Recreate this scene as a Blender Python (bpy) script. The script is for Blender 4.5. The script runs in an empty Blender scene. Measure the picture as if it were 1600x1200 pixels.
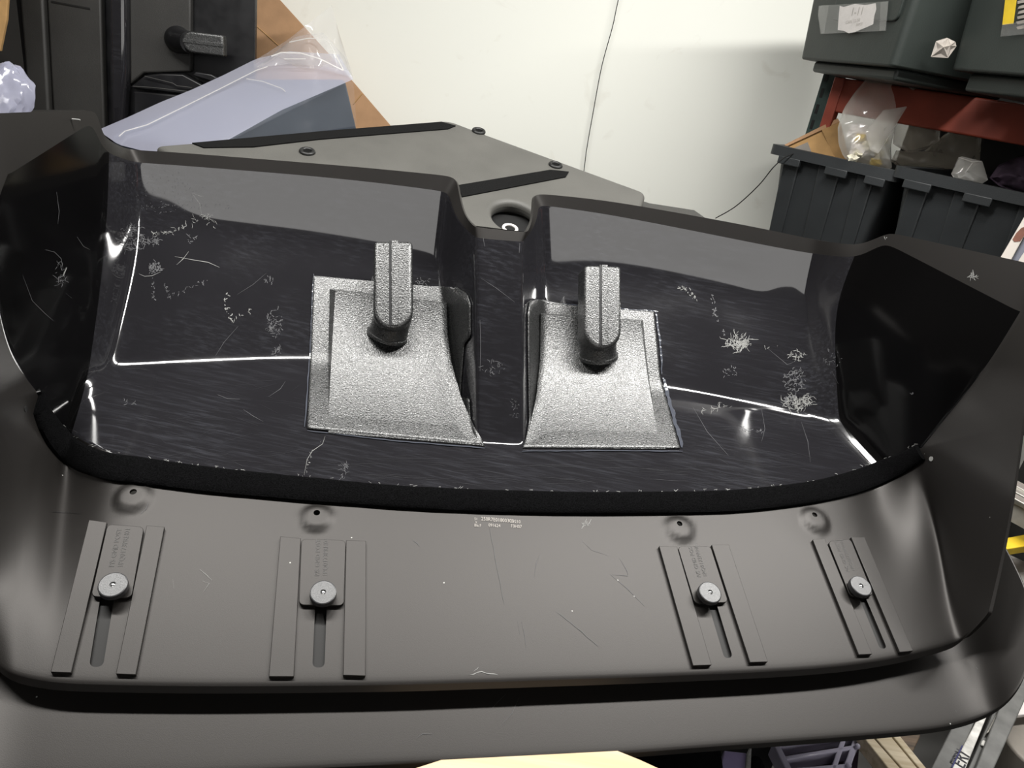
import bpy, bmesh, math, random
from mathutils import Vector, Matrix
from mathutils.bvhtree import BVHTree
from mathutils import noise as mnoise
random.seed(7)
scene = bpy.context.scene
COL = scene.collection
V = Vector

# ------------------------------------------------------------------ camera
FPX = 1150.0
PITCH = math.radians(24); ROLL = math.asin(.17)
CAM = V((0, 0, 1.5))
_F = V((0, math.cos(PITCH), -math.sin(PITCH)))
_R0 = V((1, 0, 0)); _U0 = V((0, math.sin(PITCH), math.cos(PITCH)))
_R = math.cos(ROLL) * _R0 + math.sin(ROLL) * _U0
_U = -math.sin(ROLL) * _R0 + math.cos(ROLL) * _U0
cam_data = bpy.data.cameras.new('camera'); cam = bpy.data.objects.new('camera', cam_data); COL.objects.link(cam)
M = Matrix.Identity(4)
for i in range(3):
    M[i][0] = _R[i]; M[i][1] = _U[i]; M[i][2] = -_F[i]; M[i][3] = CAM[i]
cam.matrix_world = M
cam_data.sensor_fit = 'HORIZONTAL'; cam_data.sensor_width = 36.0
cam_data.lens = FPX / 1600 * 36.0
cam_data.clip_start = .02
scene.camera = cam

# ------------------------------------------------------------------ world, lamps, exposure
world = bpy.data.worlds.new('world'); scene.world = world; world.use_nodes = True
bg = world.node_tree.nodes['Background']
bg.inputs[0].default_value = (1, .98, .95, 1); bg.inputs[1].default_value = 1.9

PSI = math.radians(12)
EX = V((math.cos(PSI), math.sin(PSI), 0)); EY = V((-math.sin(PSI), math.cos(PSI), 0)); EZ = V((0, 0, 1))

def tube_lamp(loc, direction, length, width, power):
    d = bpy.data.lights.new('ceiling_tube_light', 'AREA'); d.shape = 'RECTANGLE'
    d.size = length; d.size_y = width; d.energy = power; d.color = (1, .985, .95)
    o = bpy.data.objects.new('ceiling_tube_light', d); COL.objects.link(o)
    x = V(direction).normalized(); z = V((0, 0, 1)); y = z.cross(x)
    m = Matrix.Identity(4)
    for i in range(3):
        m[i][0] = x[i]; m[i][1] = y[i]; m[i][2] = z[i]; m[i][3] = loc[i]
    o.matrix_world = m
    return o
tube_lamp((1.12, 1.36, 2.88), EX, 2.1, .12, 102)
tube_lamp((-.92, .93, 2.88), EX, 1.6, .12, 62)

vs = scene.view_settings
vs.view_transform = 'Standard'; vs.look = 'None'; vs.gamma = 1; vs.exposure = 0.0
vs.use_curve_mapping = False

# ------------------------------------------------------------------ pixel helpers (image 1600 x 1200)
def ray(u, v): return _F + _R * ((u - 800) / FPX) - _U * ((v - 600) / FPX)
def onp(p, P, n):
    d = ray(*p); t = (P - CAM).dot(n) / d.dot(n); return CAM + d * t
def at(p, t): return CAM + ray(*p) * t
def at_y(p, y): d = ray(*p); return CAM + d * (y / d.y)
def at_z(p, z): d = ray(*p); return CAM + d * ((z - CAM.z) / d.z)
def depth(P): return (P - CAM).dot(_F)
K0 = CAM + ray(795, 925)
def L2W(x, y, z): return K0 + EX * x + EY * y + EZ * z
def nrm(deg):
    s = math.radians(deg); return -math.sin(s) * EY + math.cos(s) * EZ
N_LEDGE = nrm(22)
def ledge(p, lift=0.0): return onp(p, K0 + N_LEDGE * lift, N_LEDGE)

# ------------------------------------------------------------------ materials
def new_mat(name):
    m = bpy.data.materials.new(name); m.use_nodes = True
    nt = m.node_tree; b = nt.nodes['Principled BSDF']; return m, nt, b
def mat(name, col, rough=.5, metal=0, spec=.5, var=0, vscale=8, bump=0, bscale=200, alpha=1, trans=0, dirt=None, ior=None, rvar=0):
    m, nt, b = new_mat(name)
    b.inputs['Base Color'].default_value = (*col, 1)
    b.inputs['Roughness'].default_value = rough; b.inputs['Metallic'].default_value = metal
    b.inputs['Specular IOR Level'].default_value = spec
    b.inputs['Alpha'].default_value = alpha; b.inputs['Transmission Weight'].default_value = trans
    if ior: b.inputs['IOR'].default_value = ior
    geo = nt.nodes.new('ShaderNodeNewGeometry')
    if var:
        n = nt.nodes.new('ShaderNodeTexNoise'); n.inputs['Scale'].default_value = vscale; n.inputs['Detail'].default_value = 5
        nt.links.new(geo.outputs['Position'], n.inputs['Vector'])
        r = nt.nodes.new('ShaderNodeMapRange'); r.inputs['From Min'].default_value = .3; r.inputs['From Max'].default_value = .7
        r.inputs['To Min'].default_value = 1 - var; r.inputs['To Max'].default_value = 1 + var
        nt.links.new(n.outputs['Fac'], r.inputs['Value'])
        mx = nt.nodes.new('ShaderNodeVectorMath'); mx.operation = 'SCALE'; mx.inputs[0].default_value = col
        nt.links.new(r.outputs['Result'], mx.inputs['Scale'])
        nt.links.new(mx.outputs['Vector'], b.inputs['Base Color'])
        if rvar:
            r2 = nt.nodes.new('ShaderNodeMapRange'); r2.inputs['From Min'].default_value = .35; r2.inputs['From Max'].default_value = .7
            r2.inputs['To Min'].default_value = rough; r2.inputs['To Max'].default_value = rough + rvar
            nt.links.new(n.outputs['Fac'], r2.inputs['Value']); nt.links.new(r2.outputs['Result'], b.inputs['Roughness'])
    if bump:
        n2 = nt.nodes.new('ShaderNodeTexNoise'); n2.inputs['Scale'].default_value = bscale; n2.inputs['Detail'].default_value = 3
        nt.links.new(geo.outputs['Position'], n2.inputs['Vector'])
        bp = nt.nodes.new('ShaderNodeBump'); bp.inputs['Strength'].default_value = bump; bp.inputs['Distance'].default_value = .002
        nt.links.new(n2.outputs['Fac'], bp.inputs['Height']); nt.links.new(bp.outputs['Normal'], b.inputs['Normal'])
    return m

def matte_panel_mat():
    m, nt, b = new_mat('matte_black_paint'); L = nt.links.new
    geo = nt.nodes.new('ShaderNodeNewGeometry')
    b.inputs['Specular Tint'].default_value = (1, .955, .925, 1)
    b.inputs['Roughness'].default_value = .48; b.inputs['Specular IOR Level'].default_value = .5
    n = nt.nodes.new('ShaderNodeTexNoise'); n.inputs['Scale'].default_value = 6; n.inputs['Detail'].default_value = 6
    L(geo.outputs['Position'], n.inputs['Vector'])
    r = nt.nodes.new('ShaderNodeValToRGB'); r.color_ramp.elements[0].position = .3; r.color_ramp.elements[1].position = .7
    r.color_ramp.elements[0].color = (.0055, .0048, .0043, 1); r.color_ramp.elements[1].color = (.0075, .0066, .006, 1)
    L(n.outputs['Fac'], r.inputs['Fac'])
    # pale dust specks
    v = nt.nodes.new('ShaderNodeTexVoronoi'); v.inputs['Scale'].default_value = 45
    L(geo.outputs['Position'], v.inputs['Vector'])
    lt = nt.nodes.new('ShaderNodeMath'); lt.operation = 'LESS_THAN'; lt.inputs[1].default_value = .045
    L(v.outputs['Distance'], lt.inputs[0])
    wn = nt.nodes.new('ShaderNodeSeparateColor'); L(v.outputs['Color'], wn.inputs[0])
    gt = nt.nodes.new('ShaderNodeMath'); gt.operation = 'GREATER_THAN'; gt.inputs[1].default_value = .8; L(wn.outputs[0], gt.inputs[0])
    mu = nt.nodes.new('ShaderNodeMath'); mu.operation = 'MULTIPLY'; L(lt.outputs[0], mu.inputs[0]); L(gt.outputs[0], mu.inputs[1])
    mx = nt.nodes.new('ShaderNodeMix'); mx.data_type = 'RGBA'; L(mu.outputs[0], mx.inputs['Factor'])
    L(r.outputs['Color'], mx.inputs['A']); mx.inputs['B'].default_value = (.4, .4, .38, 1)
    L(mx.outputs['Result'], b.inputs['Base Color'])
    n2 = nt.nodes.new('ShaderNodeTexNoise'); n2.inputs['Scale'].default_value = 1100; L(geo.outputs['Position'], n2.inputs['Vector'])
    bp = nt.nodes.new('ShaderNodeBump'); bp.inputs['Strength'].default_value = .08; bp.inputs['Distance'].default_value = .001
    L(n2.outputs['Fac'], bp.inputs['Height']); L(bp.outputs['Normal'], b.inputs['Normal'])
    return m

def gloss_mat():
    m, nt, b = new_mat('glossy_black_plastic'); L = nt.links.new
    geo = nt.nodes.new('ShaderNodeNewGeometry')
    b.inputs['Specular IOR Level'].default_value = 1.0
    # long fine rubbing marks, stretched along the width of the panel
    mp = nt.nodes.new('ShaderNodeMapping'); mp.inputs['Rotation'].default_value = (0, 0, -PSI); mp.inputs['Scale'].default_value = (5, 90, 90)
    L(geo.outputs['Position'], mp.inputs['Vector'])
    n = nt.nodes.new('ShaderNodeTexNoise'); n.inputs['Scale'].default_value = 2.2; n.inputs['Detail'].default_value = 8; n.inputs['Roughness'].default_value = .7
    L(mp.outputs['Vector'], n.inputs['Vector'])
    big = nt.nodes.new('ShaderNodeTexNoise'); big.inputs['Scale'].default_value = 5; big.inputs['Detail'].default_value = 4
    L(geo.outputs['Position'], big.inputs['Vector'])
    r1 = nt.nodes.new('ShaderNodeMapRange'); r1.inputs['From Min'].default_value = .48; r1.inputs['From Max'].default_value = .8; L(n.outputs['Fac'], r1.inputs['Value'])
    r2 = nt.nodes.new('ShaderNodeMapRange'); r2.inputs['From Min'].default_value = .38; r2.inputs['From Max'].default_value = .62; L(big.outputs['Fac'], r2.inputs['Value'])
    mu = nt.nodes.new('ShaderNodeMath'); mu.operation = 'MULTIPLY'; L(r1.outputs[0], mu.inputs[0]); L(r2.outputs[0], mu.inputs[1])
    mx = nt.nodes.new('ShaderNodeMix'); mx.data_type = 'RGBA'; L(mu.outputs[0], mx.inputs['Factor'])
    mx.inputs['A'].default_value = (.0145, .014, .016, 1); mx.inputs['B'].default_value = (.045, .046, .054, 1)
    L(mx.outputs['Result'], b.inputs['Base Color'])
    rr = nt.nodes.new('ShaderNodeMapRange'); rr.inputs['To Min'].default_value = .05; rr.inputs['To Max'].default_value = .11
    L(r2.outputs[0], rr.inputs['Value']); L(rr.outputs[0], b.inputs['Roughness'])
    return m

def grain_mat():
    m, nt, b = new_mat('grained_black_plastic'); L = nt.links.new
    geo = nt.nodes.new('ShaderNodeNewGeometry')
    b.inputs['IOR'].default_value = 1.62; b.inputs['Base Color'].default_value = (.014, .0145, .0145, 1)
    b.inputs['Roughness'].default_value = .31; b.inputs['Specular IOR Level'].default_value = 1.0
    n = nt.nodes.new('ShaderNodeTexNoise'); n.inputs['Scale'].default_value = 430; n.inputs['Detail'].default_value = 2
    L(geo.outputs['Position'], n.inputs['Vector'])
    bp = nt.nodes.new('ShaderNodeBump'); bp.inputs['Strength'].default_value = .7; bp.inputs['Distance'].default_value = .0014
    L(n.outputs['Fac'], bp.inputs['Height']); L(bp.outputs['Normal'], b.inputs['Normal'])
    n3 = nt.nodes.new('ShaderNodeTexNoise'); n3.inputs['Scale'].default_value = 520; n3.inputs['Detail'].default_value = 1; L(geo.outputs['Position'], n3.inputs['Vector'])
    r3 = nt.nodes.new('ShaderNodeMapRange'); r3.inputs['From Min'].default_value = .38; r3.inputs['From Max'].default_value = .6; r3.inputs['To Min'].default_value = .48; r3.inputs['To Max'].default_value = .25
    L(n3.outputs['Fac'], r3.inputs['Value']); L(r3.outputs[0], b.inputs['Roughness'])
    return m

def felt_mat():
    m, nt, b = new_mat('black_felt'); L = nt.links.new
    geo = nt.nodes.new('ShaderNodeNewGeometry')
    b.inputs['Roughness'].default_value = 1; b.inputs['Specular IOR Level'].default_value = .05
    n = nt.nodes.new('ShaderNodeTexNoise'); n.inputs['Scale'].default_value = 520; n.inputs['Detail'].default_value = 4; n.inputs['Roughness'].default_value = .8
    L(geo.outputs['Position'], n.inputs['Vector'])
    r = nt.nodes.new('ShaderNodeValToRGB'); e = r.color_ramp.elements
    e[0].position = .35; e[0].color = (.0004, .0004, .0004, 1); e[1].position = .78; e[1].color = (.010, .010, .011, 1)
    L(n.outputs['Fac'], r.inputs['Fac']); L(r.outputs['Color'], b.inputs['Base Color'])
    bp = nt.nodes.new('ShaderNodeBump'); bp.inputs['Strength'].default_value = 1; bp.inputs['Distance'].default_value = .003
    L(n.outputs['Fac'], bp.inputs['Height']); L(bp.outputs['Normal'], b.inputs['Normal'])
    return m

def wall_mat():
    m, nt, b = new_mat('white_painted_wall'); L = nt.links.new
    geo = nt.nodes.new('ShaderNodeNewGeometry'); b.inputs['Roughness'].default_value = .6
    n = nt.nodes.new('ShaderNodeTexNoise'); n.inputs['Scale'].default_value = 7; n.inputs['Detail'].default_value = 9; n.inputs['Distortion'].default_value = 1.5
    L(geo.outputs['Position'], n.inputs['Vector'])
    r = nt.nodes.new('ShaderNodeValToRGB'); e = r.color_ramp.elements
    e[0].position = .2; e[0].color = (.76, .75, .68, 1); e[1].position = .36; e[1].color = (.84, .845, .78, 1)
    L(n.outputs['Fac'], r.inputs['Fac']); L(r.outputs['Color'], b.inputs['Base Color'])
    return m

def film_mat(name, tint, a, rough=.12):
    m = bpy.data.materials.new(name); m.use_nodes = True; nt = m.node_tree; L = nt.links.new
    for x in list(nt.nodes): nt.nodes.remove(x)
    out = nt.nodes.new('ShaderNodeOutputMaterial'); tr = nt.nodes.new('ShaderNodeBsdfTransparent')
    di = nt.nodes.new('ShaderNodeBsdfDiffuse'); di.inputs['Color'].default_value = (*tint, 1)
    tl = nt.nodes.new('ShaderNodeBsdfTranslucent'); tl.inputs['Color'].default_value = (*tint, 1)
    gl = nt.nodes.new('ShaderNodeBsdfGlossy'); gl.inputs['Roughness'].default_value = rough
    ad = nt.nodes.new('ShaderNodeMixShader'); ad.inputs[0].default_value = .5; L(di.outputs[0], ad.inputs[1]); L(tl.outputs[0], ad.inputs[2])
    m1 = nt.nodes.new('ShaderNodeMixShader'); m1.inputs[0].default_value = a; L(tr.outputs[0], m1.inputs[1]); L(ad.outputs[0], m1.inputs[2])
    lw = nt.nodes.new('ShaderNodeLayerWeight'); lw.inputs['Blend'].default_value = .5
    pw = nt.nodes.new('ShaderNodeMath'); pw.operation = 'POWER'; pw.inputs[1].default_value = 3.5; L(lw.outputs['Facing'], pw.inputs[0])
    fr = nt.nodes.new('ShaderNodeMapRange'); fr.inputs['To Min'].default_value = .045; fr.inputs['To Max'].default_value = .5; L(pw.outputs[0], fr.inputs['Value'])
    m2 = nt.nodes.new('ShaderNodeMixShader'); L(fr.outputs[0], m2.inputs[0]); L(m1.outputs[0], m2.inputs[1]); L(gl.outputs[0], m2.inputs[2])
    L(m2.outputs[0], out.inputs['Surface'])
    return m

def wood_mat(name, c0, c1, axis, scale=14):
    m, nt, b = new_mat(name); L = nt.links.new
    geo = nt.nodes.new('ShaderNodeNewGeometry'); b.inputs['Roughness'].default_value = .7
    mp = nt.nodes.new('ShaderNodeMapping'); mp.inputs['Rotation'].default_value = (0, 0, -math.atan2(axis[1], axis[0])); mp.inputs['Scale'].default_value = (1.5, scale * 3, scale * 3)
    L(geo.outputs['Position'], mp.inputs['Vector'])
    n = nt.nodes.new('ShaderNodeTexNoise'); n.inputs['Scale'].default_value = 2; n.inputs['Detail'].default_value = 6; L(mp.outputs['Vector'], n.inputs['Vector'])
    r = nt.nodes.new('ShaderNodeValToRGB'); e = r.color_ramp.elements
    e[0].position = .35; e[0].color = (*c0, 1); e[1].position = .65; e[1].color = (*c1, 1)
    L(n.outputs['Fac'], r.inputs['Fac']); L(r.outputs['Color'], b.inputs['Base Color'])
    return m

MT = dict(
    matte=matte_panel_mat(), gloss=gloss_mat(), grain=grain_mat(), felt=felt_mat(), wall=wall_mat(),
    gloss2=mat('clean_glossy_black_plastic', (.0022, .0021, .0022), .08, spec=.5, var=.2, vscale=5),
    knob=mat('satin_black_knob', (.03, .03, .032), .38, spec=.7, bump=.15, bscale=900),
    slot=mat('slot_floor_dark', (.0045, .004, .0036), .5, spec=.28),
    steel=mat('bright_screw_steel', (.75, .75, .75), .25, 1),
    chalk=mat('pale_scuff', (.26, .26, .25), .8), chalk2=mat('dim_scuff', (.085, .085, .09), .7), haze=mat('faint_rub', (.016, .016, .020), .4),
    ink=mat('grey_ink', (.075, .072, .07), .7), darkink=mat('black_ink', (.012, .012, .02), .6),
    pencil=mat('pale_pencil', (.42, .39, .36), .8), blueink=mat('blue_print', (.02, .02, .10), .6),
    glue=mat('clear_sealant', (.06, .065, .08), .15, spec=.6, bump=.5, bscale=150),
    cover=mat('grey_vinyl_cover', (.075, .073, .066), .55, var=.12, vscale=9, bump=.2, bscale=500),
    velcro=mat('black_hook_tape', (.006, .006, .006), .95, spec=.1, bump=1, bscale=600),
    rubber=mat('black_rubber', (.008, .008, .008), .45),
    black=mat('black_plastic_deep', (.008, .008, .009), .3, var=.2, vscale=15, rvar=.2),
    blackmat=mat('dark_matte_plastic', (.030, .029, .027), .5, var=.1, vscale=10, bump=.25, bscale=600),
    bluegrey=mat('blue_grey_foam_block', (.042, .052, .070), .55, var=.15, vscale=6),
    film=film_mat('clear_poly_film', (.72, .73, .90), .50, .16), filmclear=film_mat('clear_poly_film_thin', (.9, .9, .92), .2, .1),
    filmthin=film_mat('clear_poly_film_taut', (.8, .85, .92), .05, .12), filmwhite=film_mat('milky_poly_bag', (.95, .93, .88), .34, .15), filmdull=film_mat('dull_poly_bag', (.62, .56, .48), .4, .2),
    card=mat('brown_cardboard', (.40, .235, .125), .85, var=.08, vscale=20, bump=.15, bscale=120),
    cardin=mat('tan_cardboard_box', (.42, .25, .10), .85, var=.15, vscale=25),
    tote=mat('charcoal_tote_plastic', (.026, .029, .031), .5, var=.1, vscale=12, bump=.2, bscale=300),
    toteg=mat('green_black_tote_plastic', (.024, .030, .027), .5, var=.1, vscale=12, bump=.2, bscale=300),
    green=mat('dark_green_rack_steel', (.025, .045, .04), .5, var=.3, vscale=30),
    red=mat('red_rack_steel', (.27, .05, .028), .5, var=.15, vscale=14),
    paper=mat('white_note_paper', (.78, .74, .72), .8, var=.05, vscale=40), yellow=mat('yellow_tape', (.62, .43, .02), .5, var=.08, vscale=30),
    tapeclear=film_mat('clear_packing_tape', (.6, .6, .6), .09, .12),
    crumple=mat('crumpled_white_paper', (.30, .27, .24), .6, var=.25, vscale=35),
    lumps=mat('cream_foam_scraps', (.86, .82, .66), .7, var=.15, vscale=60),
    purple=mat('dusty_purple_plastic', (.34, .29, .52), .55, var=.08, vscale=30), dullpurple=mat('dark_mauve_cloth', (.05, .03, .05), .8, var=.3, vscale=20),
    alu=mat('brushed_aluminium', (.62, .60, .55), .38, .85, var=.12, vscale=40), aludull=mat('dusty_grey_metal', (.30, .29, .27), .6, .3, var=.25, vscale=25),
    ladder=mat('grey_ladder_rail', (.13, .13, .125), .6, .2, var=.25, vscale=25),
    sticker=mat('worn_white_sticker', (.55, .54, .51), .6, var=.35, vscale=45),
    white=mat('white_enamel', (.74, .68, .62), .45), brown=mat('brown_stain', (.22, .09, .06), .7, var=.2, vscale=60),
    glassgrey=mat('grey_blue_pane', (.20, .21, .26), .2), grey=mat('warm_grey_plastic', (.20, .18, .155), .6, var=.1, vscale=20),
    pale=wood_mat('pale_bare_wood', (.60, .43, .26), (.72, .55, .36), (1, .2), 10),
    plank=wood_mat('weathered_plank', (.42, .34, .22), (.62, .54, .40), (.62, -.78), 14), plankdark=wood_mat('dark_timber', (.04, .028, .018), (.12, .08, .05), (.62, -.78), 14),
    floor=mat('dark_concrete', (.05, .048, .045), .8, var=.3, vscale=4), ceiling=mat('dark_ceiling', (.03, .03, .03), .9),
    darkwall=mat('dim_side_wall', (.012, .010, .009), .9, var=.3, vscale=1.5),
    cable=mat('black_cable', (.006, .006, .006), .5), cloth=mat('black_cloth', (.006, .006, .007), 1, spec=.05, bump=1, bscale=300),
    clearbox=mat('lilac_clear_plastic', (.42, .40, .50), .2, alpha=.75), greytape=mat('grey_web_strap', (.33, .33, .33), .8, bump=1, bscale=400),
)

# ------------------------------------------------------------------ object helpers
BASE = {}
def tag(o, label=None, cat=None, group=None, kind=None):
    if label: o['label'] = label
    if cat: o['category'] = cat
    if group: o['group'] = group
    if kind: o['kind'] = kind
    return o
def thing(name, loc, label, cat, group=None):
    o = bpy.data.objects.new(name, None); COL.objects.link(o); o.location = loc; o.empty_display_size = .05
    BASE[o.name] = V(loc); return tag(o, label, cat, group)
def link_mesh(name, me, mats, parent=None, base=None):
    """mesh given in world coordinates; re-based to its parent or to its own lowest centre"""
    if parent is not None: b = BASE[parent.name]
    else:
        if base is None:
            xs = [v.co for v in me.vertices]
            b = V((sum(v.x for v in xs) / len(xs), sum(v.y for v in xs) / len(xs), min(v.z for v in xs)))
        else: b = V(base)
    me.transform(Matrix.Translation(-b))
    o = bpy.data.objects.new(name, me); COL.objects.link(o)
    if parent is not None: o.parent = parent
    else: o.location = b
    BASE[o.name] = b
    for m in (mats if isinstance(mats, (list, tuple)) else [mats]): me.materials.append(MT[m] if isinstance(m, str) else m)
    return o
def smooth(me, ang=None):
    for p in me.polygons: p.use_smooth = True
    if ang is not None: me.set_sharp_from_angle(angle=math.radians(ang))
def obj(name, verts, faces, mats, parent=None, sm=None, base=None):
    me = bpy.data.meshes.new(name); me.from_pydata([tuple(v) for v in verts], [], faces); me.update()
    bm = bmesh.new(); bm.from_mesh(me); bmesh.ops.recalc_face_normals(bm, faces=bm.faces); bm.to_mesh(me); bm.free()
    if sm is not None: smooth(me, sm)
    return link_mesh(name, me, mats, parent, base)
def bevel(o, w, seg=3):
    m = o.modifiers.new('bevel', 'BEVEL'); m.width = w; m.segments = seg; m.limit_method = 'ANGLE'; m.angle_limit = math.radians(35)
    smooth(o.data, 40); return o
def prism_geo(top, offset):
    n = len(top); vs_ = list(top) + [p + offset for p in top]
    fs = [tuple(range(n)), tuple(range(2 * n - 1, n - 1, -1))] + [(i, i + n, (i + 1) % n + n, (i + 1) % n) for i in range(n)]
    return vs_, fs
def prism(name, top, offset, m, parent=None, bev=0, sm=None):
    vs_, fs = prism_geo(top, offset); o = obj(name, vs_, fs, m, parent, sm)
    if bev: bevel(o, bev)
    return o
def pprism(name, px, P, n, thick, m, parent=None, bev=0, lift=0):
    """polygon traced in the image, laid on the plane (P, n) and given real thickness behind it"""
    n = n.normalized(); return prism(name, [onp(p, P + n * lift, n) for p in px], -n * thick, m, parent, bev)
def box_geo(o, ax, ay, az):
    c = [o, o + ax, o + ax + ay, o + ay]; return prism_geo(c, az)
def box(name, o, ax, ay, az, m, parent=None, bev=0):
    return prism(name, [o, o + ax, o + ax + ay, o + ay], az, m, parent, bev)
def tube_geo(pts, r, seg=10, cap=True):
    vs_, fs = [], []; n = len(pts); up = V((0, 0, 1)); prev = None
    for i, p in enumerate(pts):
        t = (pts[min(i + 1, n - 1)] - pts[max(i - 1, 0)]).normalized()
        if prev is None:
            a = t.cross(up)
            if a.length < .05: a = t.cross(V((1, 0, 0)))
        else: a = prev - t * prev.dot(t)
        a.normalize(); prev = a; b = t.cross(a); rr = r[i] if isinstance(r, (list, tuple)) else r
        for k in range(seg):
            w = 2 * math.pi * k / seg; vs_.append(p + (a * math.cos(w) + b * math.sin(w)) * rr)
    for i in range(n - 1):
        for k in range(seg):
            k2 = (k + 1) % seg; fs.append((i * seg + k, i * seg + k2, (i + 1) * seg + k2, (i + 1) * seg + k))
    if cap: fs += [tuple(range(seg - 1, -1, -1)), tuple((n - 1) * seg + k for k in range(seg))]
    return vs_, fs
def tube(name, pts, r, m, parent=None, seg=10): vs_, fs = tube_geo(pts, r, seg); return obj(name, vs_, fs, m, parent, 50)
def grid_geo(rows):
    nr, nc = len(rows), len(rows[0]); vs_ = [p for r in rows for p in r]
    return vs_, [(i * nc + j, i * nc + j + 1, (i + 1) * nc + j + 1, (i + 1) * nc + j) for i in range(nr - 1) for j in range(nc - 1)]
def catmull(pts, n):
    out = []; P = [pts[0]] + list(pts) + [pts[-1]]
    segs = len(pts) - 1
    for k in range(n):
        x = k / (n - 1) * segs; i = min(int(x), segs - 1); t = x - i
        a, b, c, d = [V(q) for q in P[i:i + 4]]
        out.append(.5 * (2 * b + (c - a) * t + (2 * a - 5 * b + 4 * c - d) * t * t + (3 * b - a - 3 * c + d) * t ** 3))
    return out
def lerp(a, b, t): return a + (b - a) * t
def bake(o):
    dg = bpy.context.evaluated_depsgraph_get(); me = bpy.data.meshes.new_from_object(o.evaluated_get(dg), depsgraph=dg)
    o.modifiers.clear(); o.data = me; return me
def text_on(name, s, origin, xd, yd, size, m, parent=None, lift=.0004, align='LEFT', wx=1.0):
    cu = bpy.data.curves.new(name, 'FONT'); cu.body = s; cu.size = size; cu.align_x = align; cu.resolution_u = 2
    t = bpy.data.objects.new(name, cu); COL.objects.link(t)
    dg = bpy.context.evaluated_depsgraph_get(); me = bpy.data.meshes.new_from_object(t.evaluated_get(dg), depsgraph=dg)
    bpy.data.objects.remove(t); bpy.data.curves.remove(cu)
    x = xd.normalized(); z = x.cross(yd).normalized(); y = z.cross(x); mm = Matrix.Identity(4)
    o0 = origin + z * lift
    for i in range(3): mm[i][0] = x[i] * wx; mm[i][1] = y[i]; mm[i][2] = z[i]; mm[i][3] = o0[i]
    me.transform(mm); me.materials.clear()
    return link_mesh(name, me, m, parent)

# ------------------------------------------------------------------ room
WALL_Y = 3.05
def slab(name, a, b, m):
    a = V(a); b = V(b); vs_, fs = box_geo(a, V((b.x - a.x, 0, 0)), V((0, b.y - a.y, 0)), V((0, 0, b.z - a.z)))
    o = obj(name, vs_, fs, m); return tag(o, kind='structure')
slab('floor', (-5, -2.5, -.1), (5, WALL_Y + .1, 0), 'floor')
slab('wall_back', (-5, WALL_Y, 0), (5, WALL_Y + .1, 2.95), 'wall')
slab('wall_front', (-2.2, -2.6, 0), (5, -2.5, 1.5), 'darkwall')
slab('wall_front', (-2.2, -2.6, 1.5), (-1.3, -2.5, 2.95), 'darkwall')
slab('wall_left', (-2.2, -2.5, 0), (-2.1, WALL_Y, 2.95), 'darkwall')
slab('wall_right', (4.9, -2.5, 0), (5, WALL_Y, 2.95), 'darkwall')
slab('ceiling', (-5, -2.5, 2.95), (5, WALL_Y + .1, 3.05), 'ceiling')

# ------------------------------------------------------------------ upper moulded panel: shell
PANEL = thing('moulded_panel', K0 + V((0, 0, -.10)), 'large black moulded plastic panel with glossy recess, lying on the matte panel beneath it', 'plastic panel')
N_L = nrm(15); N_U = nrm(45); N_LIP = nrm(79); N_RIDGE = nrm(58)
CREST = ledge((780, 775))
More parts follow.
